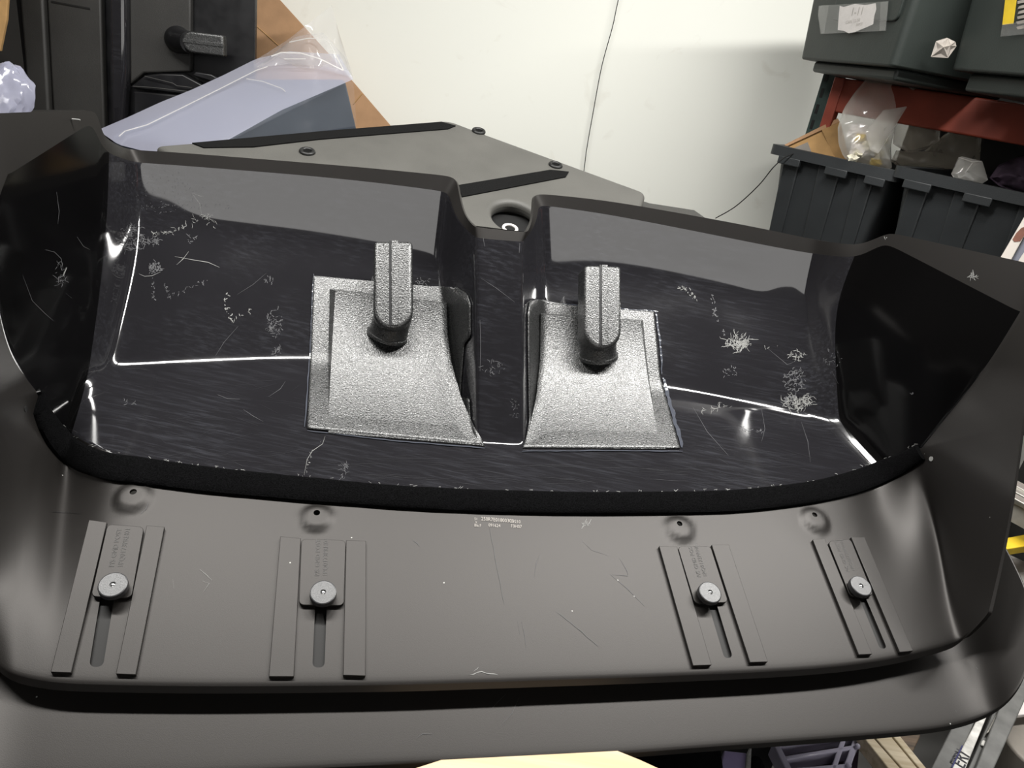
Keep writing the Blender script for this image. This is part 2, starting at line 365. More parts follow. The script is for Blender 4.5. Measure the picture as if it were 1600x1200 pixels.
# columns of pixel positions for rows r1..r10
CP = {
 'c0L': [(-35,1010),(-60,880),(-70,760),(-75,650),(-80,600),(-85,540),(-90,450),(-95,360),(-98,260),(-100,182)],
 'c1L': [(5,1046),None,(46,650),(60,612),(30,575),(10,540),(-12,440),(-15,340),(12,274),(-5,177)],
 'sDL': [(25,1052),(30,920),(58,672),(70,632),(60,592),(52,553),(48,445),(58,335),(118,207),(130,172)],
 'sCL': [(45,1057),(50,920),(72,690),(80,650),(92,610),(98,565),(108,450),(125,330),(143,191),(149,173)],
 'sFL': [(62,1060),(70,920),(92,710),(95,664),(110,615),(118,568),(132,445),(145,330),(152,213),(155,189)],
 'sBL': [(80,1063),(88,920),(110,726),(108,676),(125,620),(137,570),(155,440),(163,330),(166,240),(163,217)],
 'sAL': [(115,1066),(130,920),(160,752),(145,698),(162,635),(177,573),(200,450),(216,330),(211,254),(200,234)],
 'm1': [(200,1068),(215,920),(240,775),(240,733),(242,655),(240,571),(255,450),(262,345),(262,257),(262,237)],
 'm2': [(330,1070),(345,920),(370,786),(370,750),(362,660),(350,567),(350,460),(350,360),(350,264),(350,244)],
 'm3': [(470,1069),(480,920),(500,797),(500,761),(496,662),(490,563),(490,465),(490,375),(490,275),(490,255)],
 'm4': [(590,1068),(600,920),(610,802),(610,767),(605,670),(600,571),(595,475),(590,390),(605,287),(605,265)],
 'uL': [(680,1066),(688,920),(700,804),(700,770),(703,690),(708,583),(697,490),(688,410),(700,300),(713,276)],
 'wL': [(708,1065),(715,920),(722,805),(722,771),(725,712),(728,645),(720,530),(714,430),(712,345),(722,335)],
 'gL': [(735,1064),(740,920),(745,805),(745,772),(745,725),(745,688),(745,560),(745,450),(745,372),(742,355)],
 'gR': [(805,1062),(810,920),(818,806),(818,773),(818,730),(818,692),(816,560),(816,455),(817,378),(824,363)],
 'wR': [(832,1061),(838,920),(845,806),(845,773),(838,715),(831,650),(831,530),(832,440),(838,352),(833,345)],
 'uR': [(860,1060),(862,920),(870,807),(870,773),(862,690),(850,592),(848,500),(846,430),(842,320),(834,302)],
 'm5': [(960,1057),(965,920),(970,807),(970,773),(960,695),(950,599),(945,500),(940,420),(935,332),(935,311)],
 'm6': [(1090,1052),(1088,920),(1085,805),(1085,772),(1075,700),(1060,611),(1050,520),(1045,435),(1040,352),(1040,329)],
 'm7': [(1210,1047),(1202,920),(1190,801),(1190,768),(1175,705),(1155,629),(1145,540),(1140,455),(1145,373),(1145,348)],
 'm8': [(1310,1040),(1298,915),(1275,790),(1270,759),(1250,712),(1225,643),(1215,560),(1212,475),(1215,387),(1215,362)],
 'sAR': [(1380,1030),(1365,905),(1335,776),(1325,752),(1300,705),(1268,651),(1258,570),(1252,480),(1268,396),(1270,374)],
 'sBR': [(1420,1022),(1405,890),(1375,761),(1365,740),(1335,700),(1308,655),(1303,570),(1300,480),(1340,405),(1343,386)],
 'sCR': [(1465,1010),(1450,870),(1420,736),(1405,720),(1385,690),(1370,650),(1370,570),(1375,480),(1381,378),(1386,363)],
 'sDR': [(1485,1004),(1478,855),(1434,727),(1422,710),(1425,680),(1430,645),(1438,580),(1440,500),(1402,389),(1404,366)],
 'c1R': [(1505,997),None,(1447,717),(1438,700),(1465,668),(1490,638),(1530,590),(1565,540),(1598,490),(1605,411)],
 'c0R': [(1545,955),(1568,860),(1588,740),(1598,660),(1605,610),(1612,570),(1625,520),(1632,480),(1640,450),(1645,419)],
}
NAMES = list(CP); NC = len(NAMES)
def lplane(p): return onp(p, CREST, N_L)
N_S = {1: (-.93 * EX - .30 * EY + .2 * EZ).normalized(), -1: (.93 * EX - .30 * EY + .2 * EZ).normalized()}
A_S = {1: lplane((1290, 652)), -1: lplane((158, 585))}
N_PF = {1: (-.97 * EX + .075 * EY + .225 * EZ).normalized(), -1: (.97 * EX - .02 * EY + .235 * EZ).normalized()}
GRID = {}
for nm in NAMES:
    px = CP[nm]; side = 1 if nm.endswith('R') else -1; P = [None] * 10
    if nm[0] == 'c' and nm[1] == '0':
        c1 = onp(CP['c1' + nm[2]][3], A_S[side], N_S[side])
        P = [onp(p, c1, N_PF[side]) for p in px]
    elif nm[:2] in ('c1', 'sB', 'sC', 'sD', 'sF'):
        for r in range(2, 10): P[r] = onp(px[r], A_S[side], N_S[side])
        P[0] = ledge(px[0])
        P[1] = ledge(px[1]) if px[1] else lerp(P[0], P[2], .5) + (V((0, 0, -.01)))
    elif nm[0] != 'w':
        for r in range(0, 4): P[r] = ledge(px[r])
        for r in (4, 5): P[r] = lplane(px[r])
        if nm[0] == 'g':
            for r in range(6, 10): P[r] = onp(px[r], P[5], N_RIDGE)
        else:
            for r in (6, 7): P[r] = onp(px[r], P[5], N_U)
            for r in (8, 9): P[r] = onp(px[r], P[7], N_LIP)
    GRID[nm] = P
for s, w, u, g in ((0, 'wL', 'uL', 'gL'), (0, 'wR', 'uR', 'gR')):
    P = []
    for r in range(10):
        if r < 4: P.append(ledge(CP[w][r]))
        elif r < 5: P.append(lplane(CP[w][r]))
        else: P.append(at(CP[w][r], .5 * (depth(GRID[u][r]) + depth(GRID[g][r]))))
    GRID[w] = P
rows = []
rows.append([GRID[n][0] - EY * (.0 if n[0] == 'c' else .003) - EZ * .011 for n in NAMES])
for r in range(10): rows.append([GRID[n][r] for n in NAMES])
vs_, fs = grid_geo(rows)
me = bpy.data.meshes.new('shell'); me.from_pydata([tuple(v) for v in vs_], [], fs); me.update()
i_c1L, i_c1R = NAMES.index('c1L'), NAMES.index('c1R')
for k, p in enumerate(me.polygons):
    i, j = divmod(k, NC - 1)
    p.material_index = 0
    if 4 <= i <= 8 and i_c1L <= j < i_c1R: p.material_index = 2 if (NAMES[j] in ('c1L', 'sDL', 'sCL', 'sFL', 'sBR', 'sCR', 'sDR')) else 1
cr = me.attributes.new('crease_edge', 'FLOAT', 'EDGE')
def setcrease():
    for e in me.edges:
        a, b = sorted(e.vertices); ra, ca = divmod(a, NC); rb, cb = divmod(b, NC); w = 0
        if ra == rb:
            na, nb = NAMES[ca], NAMES[cb]
            if ra == 6 and na[0] not in 'c' and nb[0] not in 'c': w = .46
            if ra == 1: w = .5
            if ra == 10: w = .4
            if ra in (4, 9): w = 1.0
            if ra == 8 and na[0] in 'mu' and nb[0] in 'mu': w = .33
        else:
            n = NAMES[ca]
            if n in ('gL', 'gR') and ra >= 5: w = .5
            if n in ('uL', 'uR') and ra >= 6: w = .42
            if n in ('sAL', 'sAR') and ra >= 6: w = .3
            if n in ('sBL', 'sBR') and ra >= 6: w = .2
            if n in ('c1L', 'c1R') and ra >= 4: w = .7
        cr.data[e.index].value = w
setcrease(); cr.name = 'crease_edge'
SHELL = link_mesh('shell', me, ['matte', 'gloss', 'gloss2'], PANEL)
sub = SHELL.modifiers.new('sub', 'SUBSURF'); sub.levels = 4; sub.render_levels = 4
bpy.context.view_layer.update(); me = bake(SHELL)
bm = bmesh.new(); bm.from_mesh(me); bmesh.ops.recalc_face_normals(bm, faces=bm.faces)
bm.normal_update()
fc = min(bm.faces, key=lambda f_: (f_.calc_center_median() + BASE[PANEL.name] - K0).length)
if fc.normal.dot(N_LEDGE) < 0: bmesh.ops.reverse_faces(bm, faces=bm.faces)
# four raised bosses around the small holes
HOLES = [(208, 768), (495, 801), (1062, 818), (1273, 804)]
boss_r = [.026, .024, .025, .026]
B0 = BASE[PANEL.name]
for hp, br in zip(HOLES, boss_r):
    c = ledge((hp[0], hp[1] + 9)) - B0
    for v in bm.verts:
        d = (v.co - c); d -= N_LEDGE * d.dot(N_LEDGE); q = d.length / br
        if q < 1 and abs((v.co - c).dot(N_LEDGE)) < .03:
            s = max(0, min(1, (1 - q) / .35)); v.co += N_LEDGE * .0045 * (s * s * (3 - 2 * s))
bm.to_mesh(me); bm.free(); smooth(me)
BVH = BVHTree.FromPolygons([v.co + B0 for v in me.vertices], [tuple(p.vertices) for p in me.polygons])
def cast(p):
    d = ray(*p).normalized(); h = BVH.ray_cast(CAM, d)
    if h[0] is None: return ledge(p), N_LEDGE
    n = h[1] if h[1].dot(d) < 0 else -h[1]
    return h[0], n
so = SHELL.modifiers.new('thick', 'SOLIDIFY'); so.thickness = .0045; so.offset = -1

SLIDERS = [
 dict(lb=[(139,812),(167,816),(111,1051),(79,1050)], rb=[(229,821),(257,823),(212,1054),(181,1053)], pl=[(168,819),(225,823),(205,934),(142,932)], kn=(176,913), sl=[(157,930),(179,930),(161,1042),(139,1042)]),
 dict(lb=[(438,838),(470,841),(459,1057),(420,1057)], rb=[(541,844),(572,845),(571,1056),(536,1055)], pl=[(471,842),(540,844),(537,946),(467,945)], kn=(505,925), sl=[(493,935),(511,935),(507,1043),(488,1043)]),
 dict(lb=[(1030,853),(1058,854),(1112,1039),(1083,1040)], rb=[(1112,851),(1139,851),(1200,1034),(1172,1035)], pl=[(1059,854),(1110,853),(1138,941),(1086,943)], kn=(1110,925), sl=[(1104,935),(1117,935),(1145,1027),(1132,1029)]),
 dict(lb=[(1270,843),(1289,841),(1363,1022),(1342,1023)], rb=[(1330,839),(1351,839),(1427,1017),(1406,1019)], pl=[(1294,846),(1329,842),(1365,930),(1329,932)], kn=(1346,915), sl=[(1339,925),(1349,925),(1386,1013),(1375,1014)]),
]
def rounded(pts, r, seg=5, only=None):
    out = []; n = len(pts)
    for i, p in enumerate(pts):
        if only is not None and i not in only: out.append(p); continue
        a = (pts[i - 1] - p); b = (pts[(i + 1) % n] - p); rr = min(r, a.length * .49, b.length * .49)
        p0 = p + a.normalized() * rr; p1 = p + b.normalized() * rr
        for k in range(seg + 1):
            t = k / seg; out.append(p0 * (1 - t) ** 2 + p * 2 * t * (1 - t) + p1 * t * t)
    return out
# cut the slots and holes through the ledge
cv, cf = [], []
def addgeo(g):
    o = len(cv); cv.extend(g[0]); cf.extend([tuple(i + o for i in f_) for f_ in g[1]])
for s in SLIDERS:
    q = rounded([ledge(p) + N_LEDGE * .02 for p in s['sl']], .009, 6, (2, 3)); addgeo(prism_geo(q, -N_LEDGE * .035))
for hp in HOLES:
    c = ledge(hp, .0045) + N_LEDGE * .03; a = EX * .0045; b = N_LEDGE.cross(EX).normalized() * .0045
    addgeo(prism_geo([c + a * math.cos(k * math.pi / 8) + b * math.sin(k * math.pi / 8) for k in range(16)], -N_LEDGE * .06))
cut = obj('cutter', cv, cf, 'slot')
bo = SHELL.modifiers.new('cut', 'BOOLEAN'); bo.operation = 'DIFFERENCE'; bo.object = cut; bo.solver = 'EXACT'
bpy.context.view_layer.update(); me = bake(SHELL); bpy.data.objects.remove(cut)
while len(me.materials) > 3: me.materials.pop()
for p in me.polygons:
    if p.material_index > 2: p.material_index = 0
smooth(me, 42)

# ------------------------------------------------------------------ panel parts: sliders
for s in SLIDERS:
    for key in ('lb', 'rb'):
        prism('guide_rail', [ledge(p, .0052) for p in s[key]], -N_LEDGE * .0056, 'matte', PANEL, .0006)
    pl = rounded([ledge(p, .0060) for p in s['pl']], .007, 5)
    plate = prism('slide_plate', pl, -N_LEDGE * .0042, 'matte', PANEL, .0006)
    # faint stencilled lettering, running along the plate
    a, b_, c, d = [ledge(p, .0060) for p in s['pl']]
    up = ((a + b_) - (c + d)).normalized(); right = ((b_ + c) - (a + d)).normalized()
    o0 = (c + d) * .5 + up * .040
    text_on('stencil_lettering', 'P/S GMD POST', o0 - right * .004, up, -right, .0085, 'ink', plate)
    text_on('stencil_lettering', '1PQ0173PRH01', o0 + right * .006, up, -right, .0085, 'ink', plate)
    sl = [ledge(p) - N_LEDGE * .0047 for p in s['sl']]; mid = sum(sl, V()) / 4
    prism('slot_floor', [p + (p - mid).normalized() * .010 for p in sl], -N_LEDGE * .003, 'slot', PANEL)
    # knob
    top = onp(s['kn'], K0 + N_LEDGE * .021, N_LEDGE); r = .0165
    prof = [(.0, 0), (.003, 0), (.0036, -.0004)]
    kv, kf = [], []; seg = 40; e2 = N_LEDGE.cross(EX).normalized()
    ring = [(.0034, -.0015), (.0036, 0), (r - .0016, 0), (r - .0004, -.0005), (r, -.0018), (r, -.0085), (r - .002, -.011), (r * .72, -.0125), (r * .66, -.0152)]
    for rr, h in ring:
        for k in range(seg):
            w = 2 * math.pi * k / seg; kv.append(top + N_LEDGE * h + (EX * math.cos(w) + e2 * math.sin(w)) * rr)
    for i in range(len(ring) - 1):
        for k in range(seg): kf.append((i * seg + k, i * seg + (k + 1) % seg, (i + 1) * seg + (k + 1) % seg, (i + 1) * seg + k))
    kf.append(tuple(range(seg))); kf.append(tuple((len(ring) - 1) * seg + k for k in range(seg)))
    kn = obj('knob', kv, kf, 'knob', PANEL, 14)
    sv, sf = [], []
    for rr, h in ((.0029, -.0012), (.0021, -.0003), (.0009, .0001)):
        for k in range(12): w = 2 * math.pi * k / 12; sv.append(top + N_LEDGE * h + (EX * math.cos(w) + e2 * math.sin(w)) * rr)
    for i in range(2):
        for k in range(12): sf.append((i * 12 + k, i * 12 + (k + 1) % 12, (i + 1) * 12 + (k + 1) % 12, (i + 1) * 12 + k))
    sf.append(tuple(24 + k for k in range(12)))
    obj('screw', sv, sf, 'steel', kn, 60)

# felt strip round the front of the recess
lowpx = [(52,646),(60,670),(75,697),(95,718),(125,737),(169,751),(208,757),(262,764),(330,772),(420,780),(487,786),(560,791),(640,797),(780,803),(920,805),(1060,804),(1140,802),(1210,796),(1280,786),(1340,772),(1390,752),(1425,733),(1446,718)]
uppx = [(62,611),(75,640),(90,661),(110,680),(138,696),(172,709),(212,717),(265,725),(335,734),(422,743),(490,750),(562,757),(640,763),(780,769),(920,772),(1060,771),(1135,769),(1205,763),(1270,754),(1325,740),(1370,724),(1405,710),(1434,696)]
lo = catmull([V((*p, 0)) for p in lowpx], 130); up_ = catmull([V((*p, 0)) for p in uppx], 130)
rows = []
prof = [(0, -.001), (0, .0055), (.1, .0085), (.3, .0095), (.5, .0098), (.7, .0095), (.9, .0085), (1, .0055), (1, -.001)]
nprev = None
for a, b in zip(lo, up_):
    PA, na = cast((a.x, a.y)); PB, nb = cast((b.x, b.y)); n = (na + nb).normalized(); row = []
    if nprev is not None: n = (n * .35 + nprev * .65).normalized()
    nprev = n
    for t, h in prof:
        row.append(lerp(PA, PB, t) + n * (h + .0008 * mnoise.noise(lerp(PA, PB, t) * 90)))
    rows.append(row)
vs_, fs = grid_geo(rows); n = len(prof)
fs += [tuple(range(n)), tuple((len(rows) - 1) * n + k for k in range(n))]
tag(obj('felt_strip', vs_, fs, 'felt', PANEL, 50), 'fuzzy black felt strip')

# ------------------------------------------------------------------ vent inserts
def poly_at(pts, t):
    d = [0]
    for a, b in zip(pts, pts[1:]): d.append(d[-1] + math.dist(a, b))
    x = t * d[-1]
    for i in range(len(pts) - 1):
        if x <= d[i + 1] or i == len(pts) - 2:
            w = (x - d[i]) / max(1e-6, d[i + 1] - d[i]); return (pts[i][0] + (pts[i + 1][0] - pts[i][0]) * w, pts[i][1] + (pts[i + 1][1] - pts[i][1]) * w)
def sheet(name, left, right, m, parent, nu=60, nv=60, lift=.0022):
    rows = []
    for j in range(nv + 1):
        a = poly_at(left, j / nv); b = poly_at(right, j / nv); row = []
        for i in range(nu + 1):
            t = i / nu; P, n_ = cast((a[0] + (b[0] - a[0]) * t, a[1] + (b[1] - a[1]) * t)); row.append(P + n_ * lift)
        rows.append(row)
    vs_, fs = grid_geo(rows); o = obj(name, vs_, fs, m, parent, 50)
    so = o.modifiers.new('thick', 'SOLIDIFY'); so.thickness = .002; so.offset = 0
    return o
def vent(spec, label):
    base = sheet('vent_plate', spec['left'], spec['right'], 'grain', PANEL); base['label'] = label
    # proud scoop that bridges the corner of the recess
    tl, tr, bl, br = spec['scoop']; nu, nv = 40, 40
    rows = []
    for j in range(nv + 1):
        rows.append([None] * (nu + 1))
    edge = spec['edge']; eleft = spec['eleft']
    lift0 = spec.get('lift', .026)
    for i in range(nu + 1):
        s = i / nu
        pt = (tl[0] + (tr[0] - tl[0]) * s, tl[1] + (tr[1] - tl[1]) * s); pb = (bl[0] + (br[0] - bl[0]) * s, bl[1] + (br[1] - bl[1]) * s)
        T, nT = cast(pt); T = CAM + (T - CAM) * (1 - lift0 / (T - CAM).length)
        Bq, nB = cast(pb); Bq = CAM + (Bq - CAM) * (1 - .004 / (Bq - CAM).length)
        rows[0][i] = T; rows[nv][i] = Bq
    for j in range(1, nv):
        t = j / nv; a = poly_at(eleft, t); b = poly_at(edge, t)
        for i in range(nu + 1):
            s = i / nu; p = (a[0] + (b[0] - a[0]) * s, a[1] + (b[1] - a[1]) * s)
            T, Bq = rows[0][i], rows[nv][i]
            # depth follows a smooth concave arc from the steep wall to the recess floor
            Mid = (T + Bq) * .5; sag = spec['sag'] * 4 * t * (1 - t) * (1 - .15 * (t - .5))
            nn = (N_U + N_L).normalized(); C0 = lerp(T, Bq, t) - nn * sag
            d = ray(*p); pn = (N_U * (1 - t) + N_L * t).normalized()
            rows[j][i] = CAM + d * ((C0 - CAM).dot(pn) / d.dot(pn))
    vs_, fs = grid_geo(rows); N = nu + 1
    ring = [(0, i) for i in range(N)] + [(j, nu) for j in range(1, nv + 1)] + [(nv, i) for i in range(nu - 1, -1, -1)] + [(j, 0) for j in range(nv - 1, 0, -1)]
    cpx = (sum(p[0] for p in spec['scoop']) / 4, sum(p[1] for p in spec['scoop']) / 4)
    off = len(vs_)
    for (j, i) in ring:
        P = vs_[j * N + i]; d = (P - CAM).normalized(); q = P - CAM; z = q.dot(_F)
        u = 800 + q.dot(_R) / z * FPX; v = 600 - q.dot(_U) / z * FPX
        sx = (spec['skl'] * max(0, 1 - j / nv * 1.0) if i == 0 else 0) ; sxr = (spec['skr'] * max(0, 1 - j / nv) if i == nu else 0)
        S_, n_ = cast((u - sx + sxr, v - (3 if j == 0 else 0) + (2 if j == nv else 0)))
        S_ = S_ - n_ * .001
        if (S_ - CAM).length < (P - CAM).length: S_ = P + d * .002
        vs_.append(S_)
    n = len(ring)
    for k in range(n):
        a, b = ring[k], ring[(k + 1) % n]; fs.append((a[0] * N + a[1], b[0] * N + b[1], off + (k + 1) % n, off + k))
    scoop = obj('vent_scoop', vs_, fs, 'grain', base, 38)
    # elbow outlet: flattened round-ended arm on a short collar
    (x0, x1, y0, y1) = spec['arm']; xm = (x0 + x1) / 2
    cb = spec['collar']; SB, nS = vs_[0], None
    # collar foot on the scoop
    ii = min(range(off), key=lambda k: (lambda q: (800 + q.dot(_R) / q.dot(_F) * FPX - cb[0]) ** 2 + (600 - q.dot(_U) / q.dot(_F) * FPX - cb[1]) ** 2)(vs_[k] - CAM))
    foot = vs_[ii]; nn = (N_U * .75 + N_L * .25).normalized()
    armN = spec['armN']; AP = foot + nn * .052
    def A(u, v, h=0): return onp((u, v), AP + armN * h, armN)
    tlq, trq = A(x0, y0), A(x1, y0 + spec['tilt']); rad = (x1 - x0) / 2
    ux = (trq - tlq).normalized(); uy = (A(xm, y1) - A(xm, y0)).normalized(); W = (trq - tlq).length; H = (A(xm, y1) - A(xm, y0)).length
    r = W / 2; out = [tlq, trq]
    for k in range(0, 17):
        w = math.pi * k / 16; out.append(tlq + ux * (r + r * math.cos(w)) + uy * (H - r + r * math.sin(w)))
    arm = prism('outlet_arm', out, -armN * .046, 'grain', base, .007)
    # raised middle strip with its two grooves
    c0 = tlq + ux * W * .45; c1 = tlq + ux * W * .62
    st = [c0 + armN * .0018, c1 + armN * .0018, c1 + armN * .0018 + uy * (H - .006), c0 + armN * .0018 + uy * (H - .006)]
    prism('arm_rib', st, -armN * .006, 'grain', arm, .001)
    gv, gf = box_geo(c0 - ux * .0040 + armN * .0006, ux * .0036, uy * (H - .006), -armN * .003); obj('arm_groove', gv, gf, 'black', arm)
    e = tlq + ux * r + uy * (H - r) - armN * .03
    ax = (foot - nn * .006) - e; pts = [e + ax * t for t in (0, .35, .7, .86, .87, 1)]
    tube('outlet_collar', pts, [r * .98, r * .98, r * 1.0, r * 1.02, r * 1.10, r * 1.12], 'grain', base, 32)
    return base
LEFTV = dict(
    left=[(490,432),(486,545),(480,671)], right=[(690,450),(715,449),(731,458),(737,475),(737,525),(727,538),(722,600),(721,626),(735,621),(737,655),(757,697)],
    scoop=((524,454),(698,475),(513,676),(757,696)), eleft=[(524,454),(519,540),(513,650),(513,676)], edge=[(698,475),(699,520),(705,565),(720,620),(740,665),(757,696)],
    sag=.024, skl=11, skr=0, arm=(584,645,376,514), tilt=0, collar=(607,522), armN=(nrm(51) - EX * .02).normalized())
RIGHTV = dict(
    left=[(852,476),(836,467),(826,473),(823,490),(823,540),(824,600),(825,660),(817,701)], right=[(1021,488),(1031,590),(1062,702)],
    scoop=((845,491),(1001,502),(818,699),(1040,701)), eleft=[(845,491),(844,560),(838,620),(828,665),(818,699)], edge=[(1001,502),(1012,590),(1028,680),(1040,701)],
    sag=.024, skl=0, skr=5, arm=(914,971,413,544), tilt=2, collar=(934,556), armN=(nrm(51) + EX * .02).normalized())
vent(LEFTV, 'grey-sheen grained vent insert on the left'); vent(RIGHTV, 'grey-sheen grained vent insert on the right')

# beads of sealant beside the inserts
def ribbon(name, strokes, m, parent, lift=.0006):
    vs_, fs = [], []
    for px, w in strokes:
        L_ = []
        for k, p in enumerate(px):
            a = px[max(0, k - 1)]; b = px[min(len(px) - 1, k + 1)]; dx, dy = b[0] - a[0], b[1] - a[1]; l = math.hypot(dx, dy) or 1
            ww = w * .5 * (.35 if k in (0, len(px) - 1) else 1) * .5 * random.uniform(.7, 1.3)
            for s in (-1, 1):
                P, n_ = cast((p[0] - dy / l * ww * s, p[1] + dx / l * ww * s)); L_.append(P + n_ * lift)
        o = len(vs_); vs_ += L_
        fs += [(o + 2 * k, o + 2 * k + 1, o + 2 * k + 3, o + 2 * k + 2) for k in range(len(px) - 1)]
    o = obj(name, vs_, fs, m, parent); o['kind'] = 'stuff'; return o
def wob(pts, n, j):
    out = []
    for k in range(n):
        p = poly_at(pts, k / (n - 1)); out.append((p[0] + random.uniform(-j, j), p[1] + random.uniform(-j, j)))
    return out
ribbon('sealant_bead', [(wob([(1024,487),(1031,530),(1034,585)], 14, .8), 5), (wob([(1036,590),(1046,630),(1066,700)], 22, 1.0), 10),
                        (wob([(490,428),(485,545),(476,668)], 26, .5), 4), (wob([(655,452),(690,454)], 8, .8), 4), (wob([(855,474),(1028,487)], 22, .6), 3),
                        (wob([(480,674),(620,690),(757,701)], 24, .4), 3), (wob([(815,706),(940,705),(1066,706)], 24, .4), 3)], 'glue', PANEL, .0018)

# ------------------------------------------------------------------ scuffs, scratches, ink on the panel
bright, dim = [], []
def scribble(cx, cy, rx, ry, n, dst, ln=8, w=1.0):
    for _ in range(int(n * 1.5)):
        a = random.uniform(0, 6.28); q = math.sqrt(random.random()); x = cx + rx * q * math.cos(a); y = cy + ry * q * math.sin(a)
        th = random.uniform(0, 6.28); pts = [(x, y)]
        for k in range(random.randint(2, 5)):
            th += random.uniform(-.9, .9); l = ln / 5 * random.uniform(.5, 1.5); x += l * math.cos(th); y += l * math.sin(th); pts.append((x, y))
        dst.append((pts, w * random.uniform(.6, 1.4)))
def trail(pts, dst, n=26, spread=3, ln=6, w=1.2):
    for k in range(n):
        p = poly_at(pts, random.random()); scribble(p[0], p[1], spread, spread, 1, dst, ln, w)
scribble(205, 372, 22, 20, 75, dim, 11, 1.3); scribble(240, 376, 10, 6, 25, dim, 6, 1.6)
trail([(238,368),(270,364),(300,345),(330,335),(333,350)], bright, 55, 5, 9, 1.0); trail([(293,365),(296,380),(305,375),(310,365)], dim, 12, 1, 7, 1.1)
scribble(242, 418, 9, 8, 40, dim, 6, 2); trail([(238,420),(239,440),(240,470)], dim, 28, 2.5, 4, 1.8); trail([(258,445),(263,462),(275,458),(300,448),(325,438)], dim, 36, 3, 5, 1.5)
bright += [([(217,428),(226,432),(238,431),(251,425)], 1.3), ([(273,401),(300,406),(325,410),(343,418)], 1.4), ([(295,393),(286,405),(276,414)], 1.2), ([(300,302),(312,318),(315,335)], 1), ([(302,302),(312,306),(318,307)], 1)]
trail([(355,460),(352,480),(364,502)], bright, 22, 3, 5, 1.8); trail([(364,502),(378,494),(390,486)], bright, 10, 2, 6, 1.3)
dim += [([(372,510),(350,535),(337,556)], 1), ([(416,427),(395,445),(371,460)], 1)]
scribble(430, 505, 13, 22, 45, dim, 8, 1.3); scribble(434, 548, 10, 8, 14, dim, 8, 1.2); scribble(421, 438, 8, 6, 10, dim, 6, 1.2)
scribble(95, 428, 10, 16, 14, dim, 12, 1.2); bright.append(([(98,432),(101,424),(104,418)], 3))
dim += [([(70,390),(85,394),(95,404),(98,420)], 1), ([(88,300),(92,330),(90,350)], 1), ([(35,430),(50,470),(70,490),(84,502)], 1), ([(120,370),(130,385),(140,390)], 1.2), ([(102,458),(112,466)], 1)]
scribble(260, 300, 60, 35, 70, dim, 3, .9); trail([(220,325),(270,322),(340,322),(360,323)], dim, 45, 3, 4, 1.1)
trail([(188,625),(198,630),(210,632)], dim, 6, 1.5, 8, 1.2); dim += [([(340,617),(355,623),(375,624)], 1.4), ([(380,640),(395,650),(411,659)], .9), ([(420,620),(438,608),(446,596)], .9)]
bright += [([(508,682),(504,694),(488,705),(480,718),(475,743)], 1.2)]; trail([(508,682),(488,705),(475,743)], bright, 12, 1.5, 4, .9)
scribble(537, 735, 4, 12, 16, dim, 10, 1); scribble(655, 440, 18, 6, 12, dim, 6, 1.6)
trail([(1062,450),(1078,456),(1090,470)], bright, 24, 3, 5, 1.6); trail([(1113,462),(1116,490),(1125,510),(1135,528)], dim, 26, 2, 5, 1.8)
scribble(1155, 535, 20, 11, 55, bright, 14, 1.3); scribble(1155, 538, 9, 6, 20, bright, 8, 2); trail([(1195,545),(1215,542)], bright, 6, 2, 5, 1.4)
scribble(1245, 555, 12, 8, 22, bright, 9, 1.2); scribble(1242, 595, 16, 18, 50, dim, 9, 1.8); scribble(1248, 628, 24, 10, 70, bright, 13, 1.2); scribble(1233, 622, 9, 7, 12, dim, 7, 4)
trail([(1100,640),(1130,636),(1155,634)], bright, 18, 2, 12, 1.0); scribble(1140, 580, 12, 10, 12, dim, 5, 1.6); trail([(1150,668),(1175,675),(1195,672)], dim, 20, 3, 6, 1.3)
dim += [([(1083,637),(1105,675),(1138,712)], 1), ([(1252,660),(1262,690),(1266,722)], 1), ([(1300,580),(1310,600)], 1), ([(1190,640),(1195,670),(1190,690)], 1), ([(1200,545),(1230,570),(1240,566)], 1)]
scribble(1300, 560, 14, 14, 12, dim, 6, 1.2)
scribble(1520, 431, 9, 3, 12, bright, 9, 1.8); scribble(1384, 372, 2, 2, 3, bright, 3, 1.5); scribble(1426, 616, 3, 2, 4, dim, 3, 1.5)
# on the ridge
dim += [([(752,435),(775,450),(804,472)], 1), ([(750,500),(751,540),(750,580)], 1.2), ([(812,380),(811,395)], 3), ([(755,372),(757,385)], 2.4)]
scribble(770, 575, 18, 12, 18, dim, 8, 1.2); scribble(805, 640, 6, 20, 12, dim, 6, 1)
# recess floor, long rubs near the felt
rubs = []
for _ in range(70):
    x = random.uniform(300, 1200); y = random.uniform(705, 760) + (x < 480) * -6; l = random.uniform(30, 110); rubs.append((wob([(x, y), (x + l * .5, y + random.uniform(-2, 3)), (x + l, y + random.uniform(-2, 6))], 5, .4), .5))
for _ in range(45):
    x = random.uniform(220, 460); y = random.uniform(590, 720); l = random.uniform(15, 60); rubs.append((wob([(x, y), (x + l, y + random.uniform(-14, 18))], 4, .4), .45))
for _ in range(30):
    x = random.uniform(1070, 1230); y = random.uniform(650, 740); l = random.uniform(15, 60); rubs.append((wob([(x, y), (x + l, y + random.uniform(-4, 18))], 4, .4), .45))
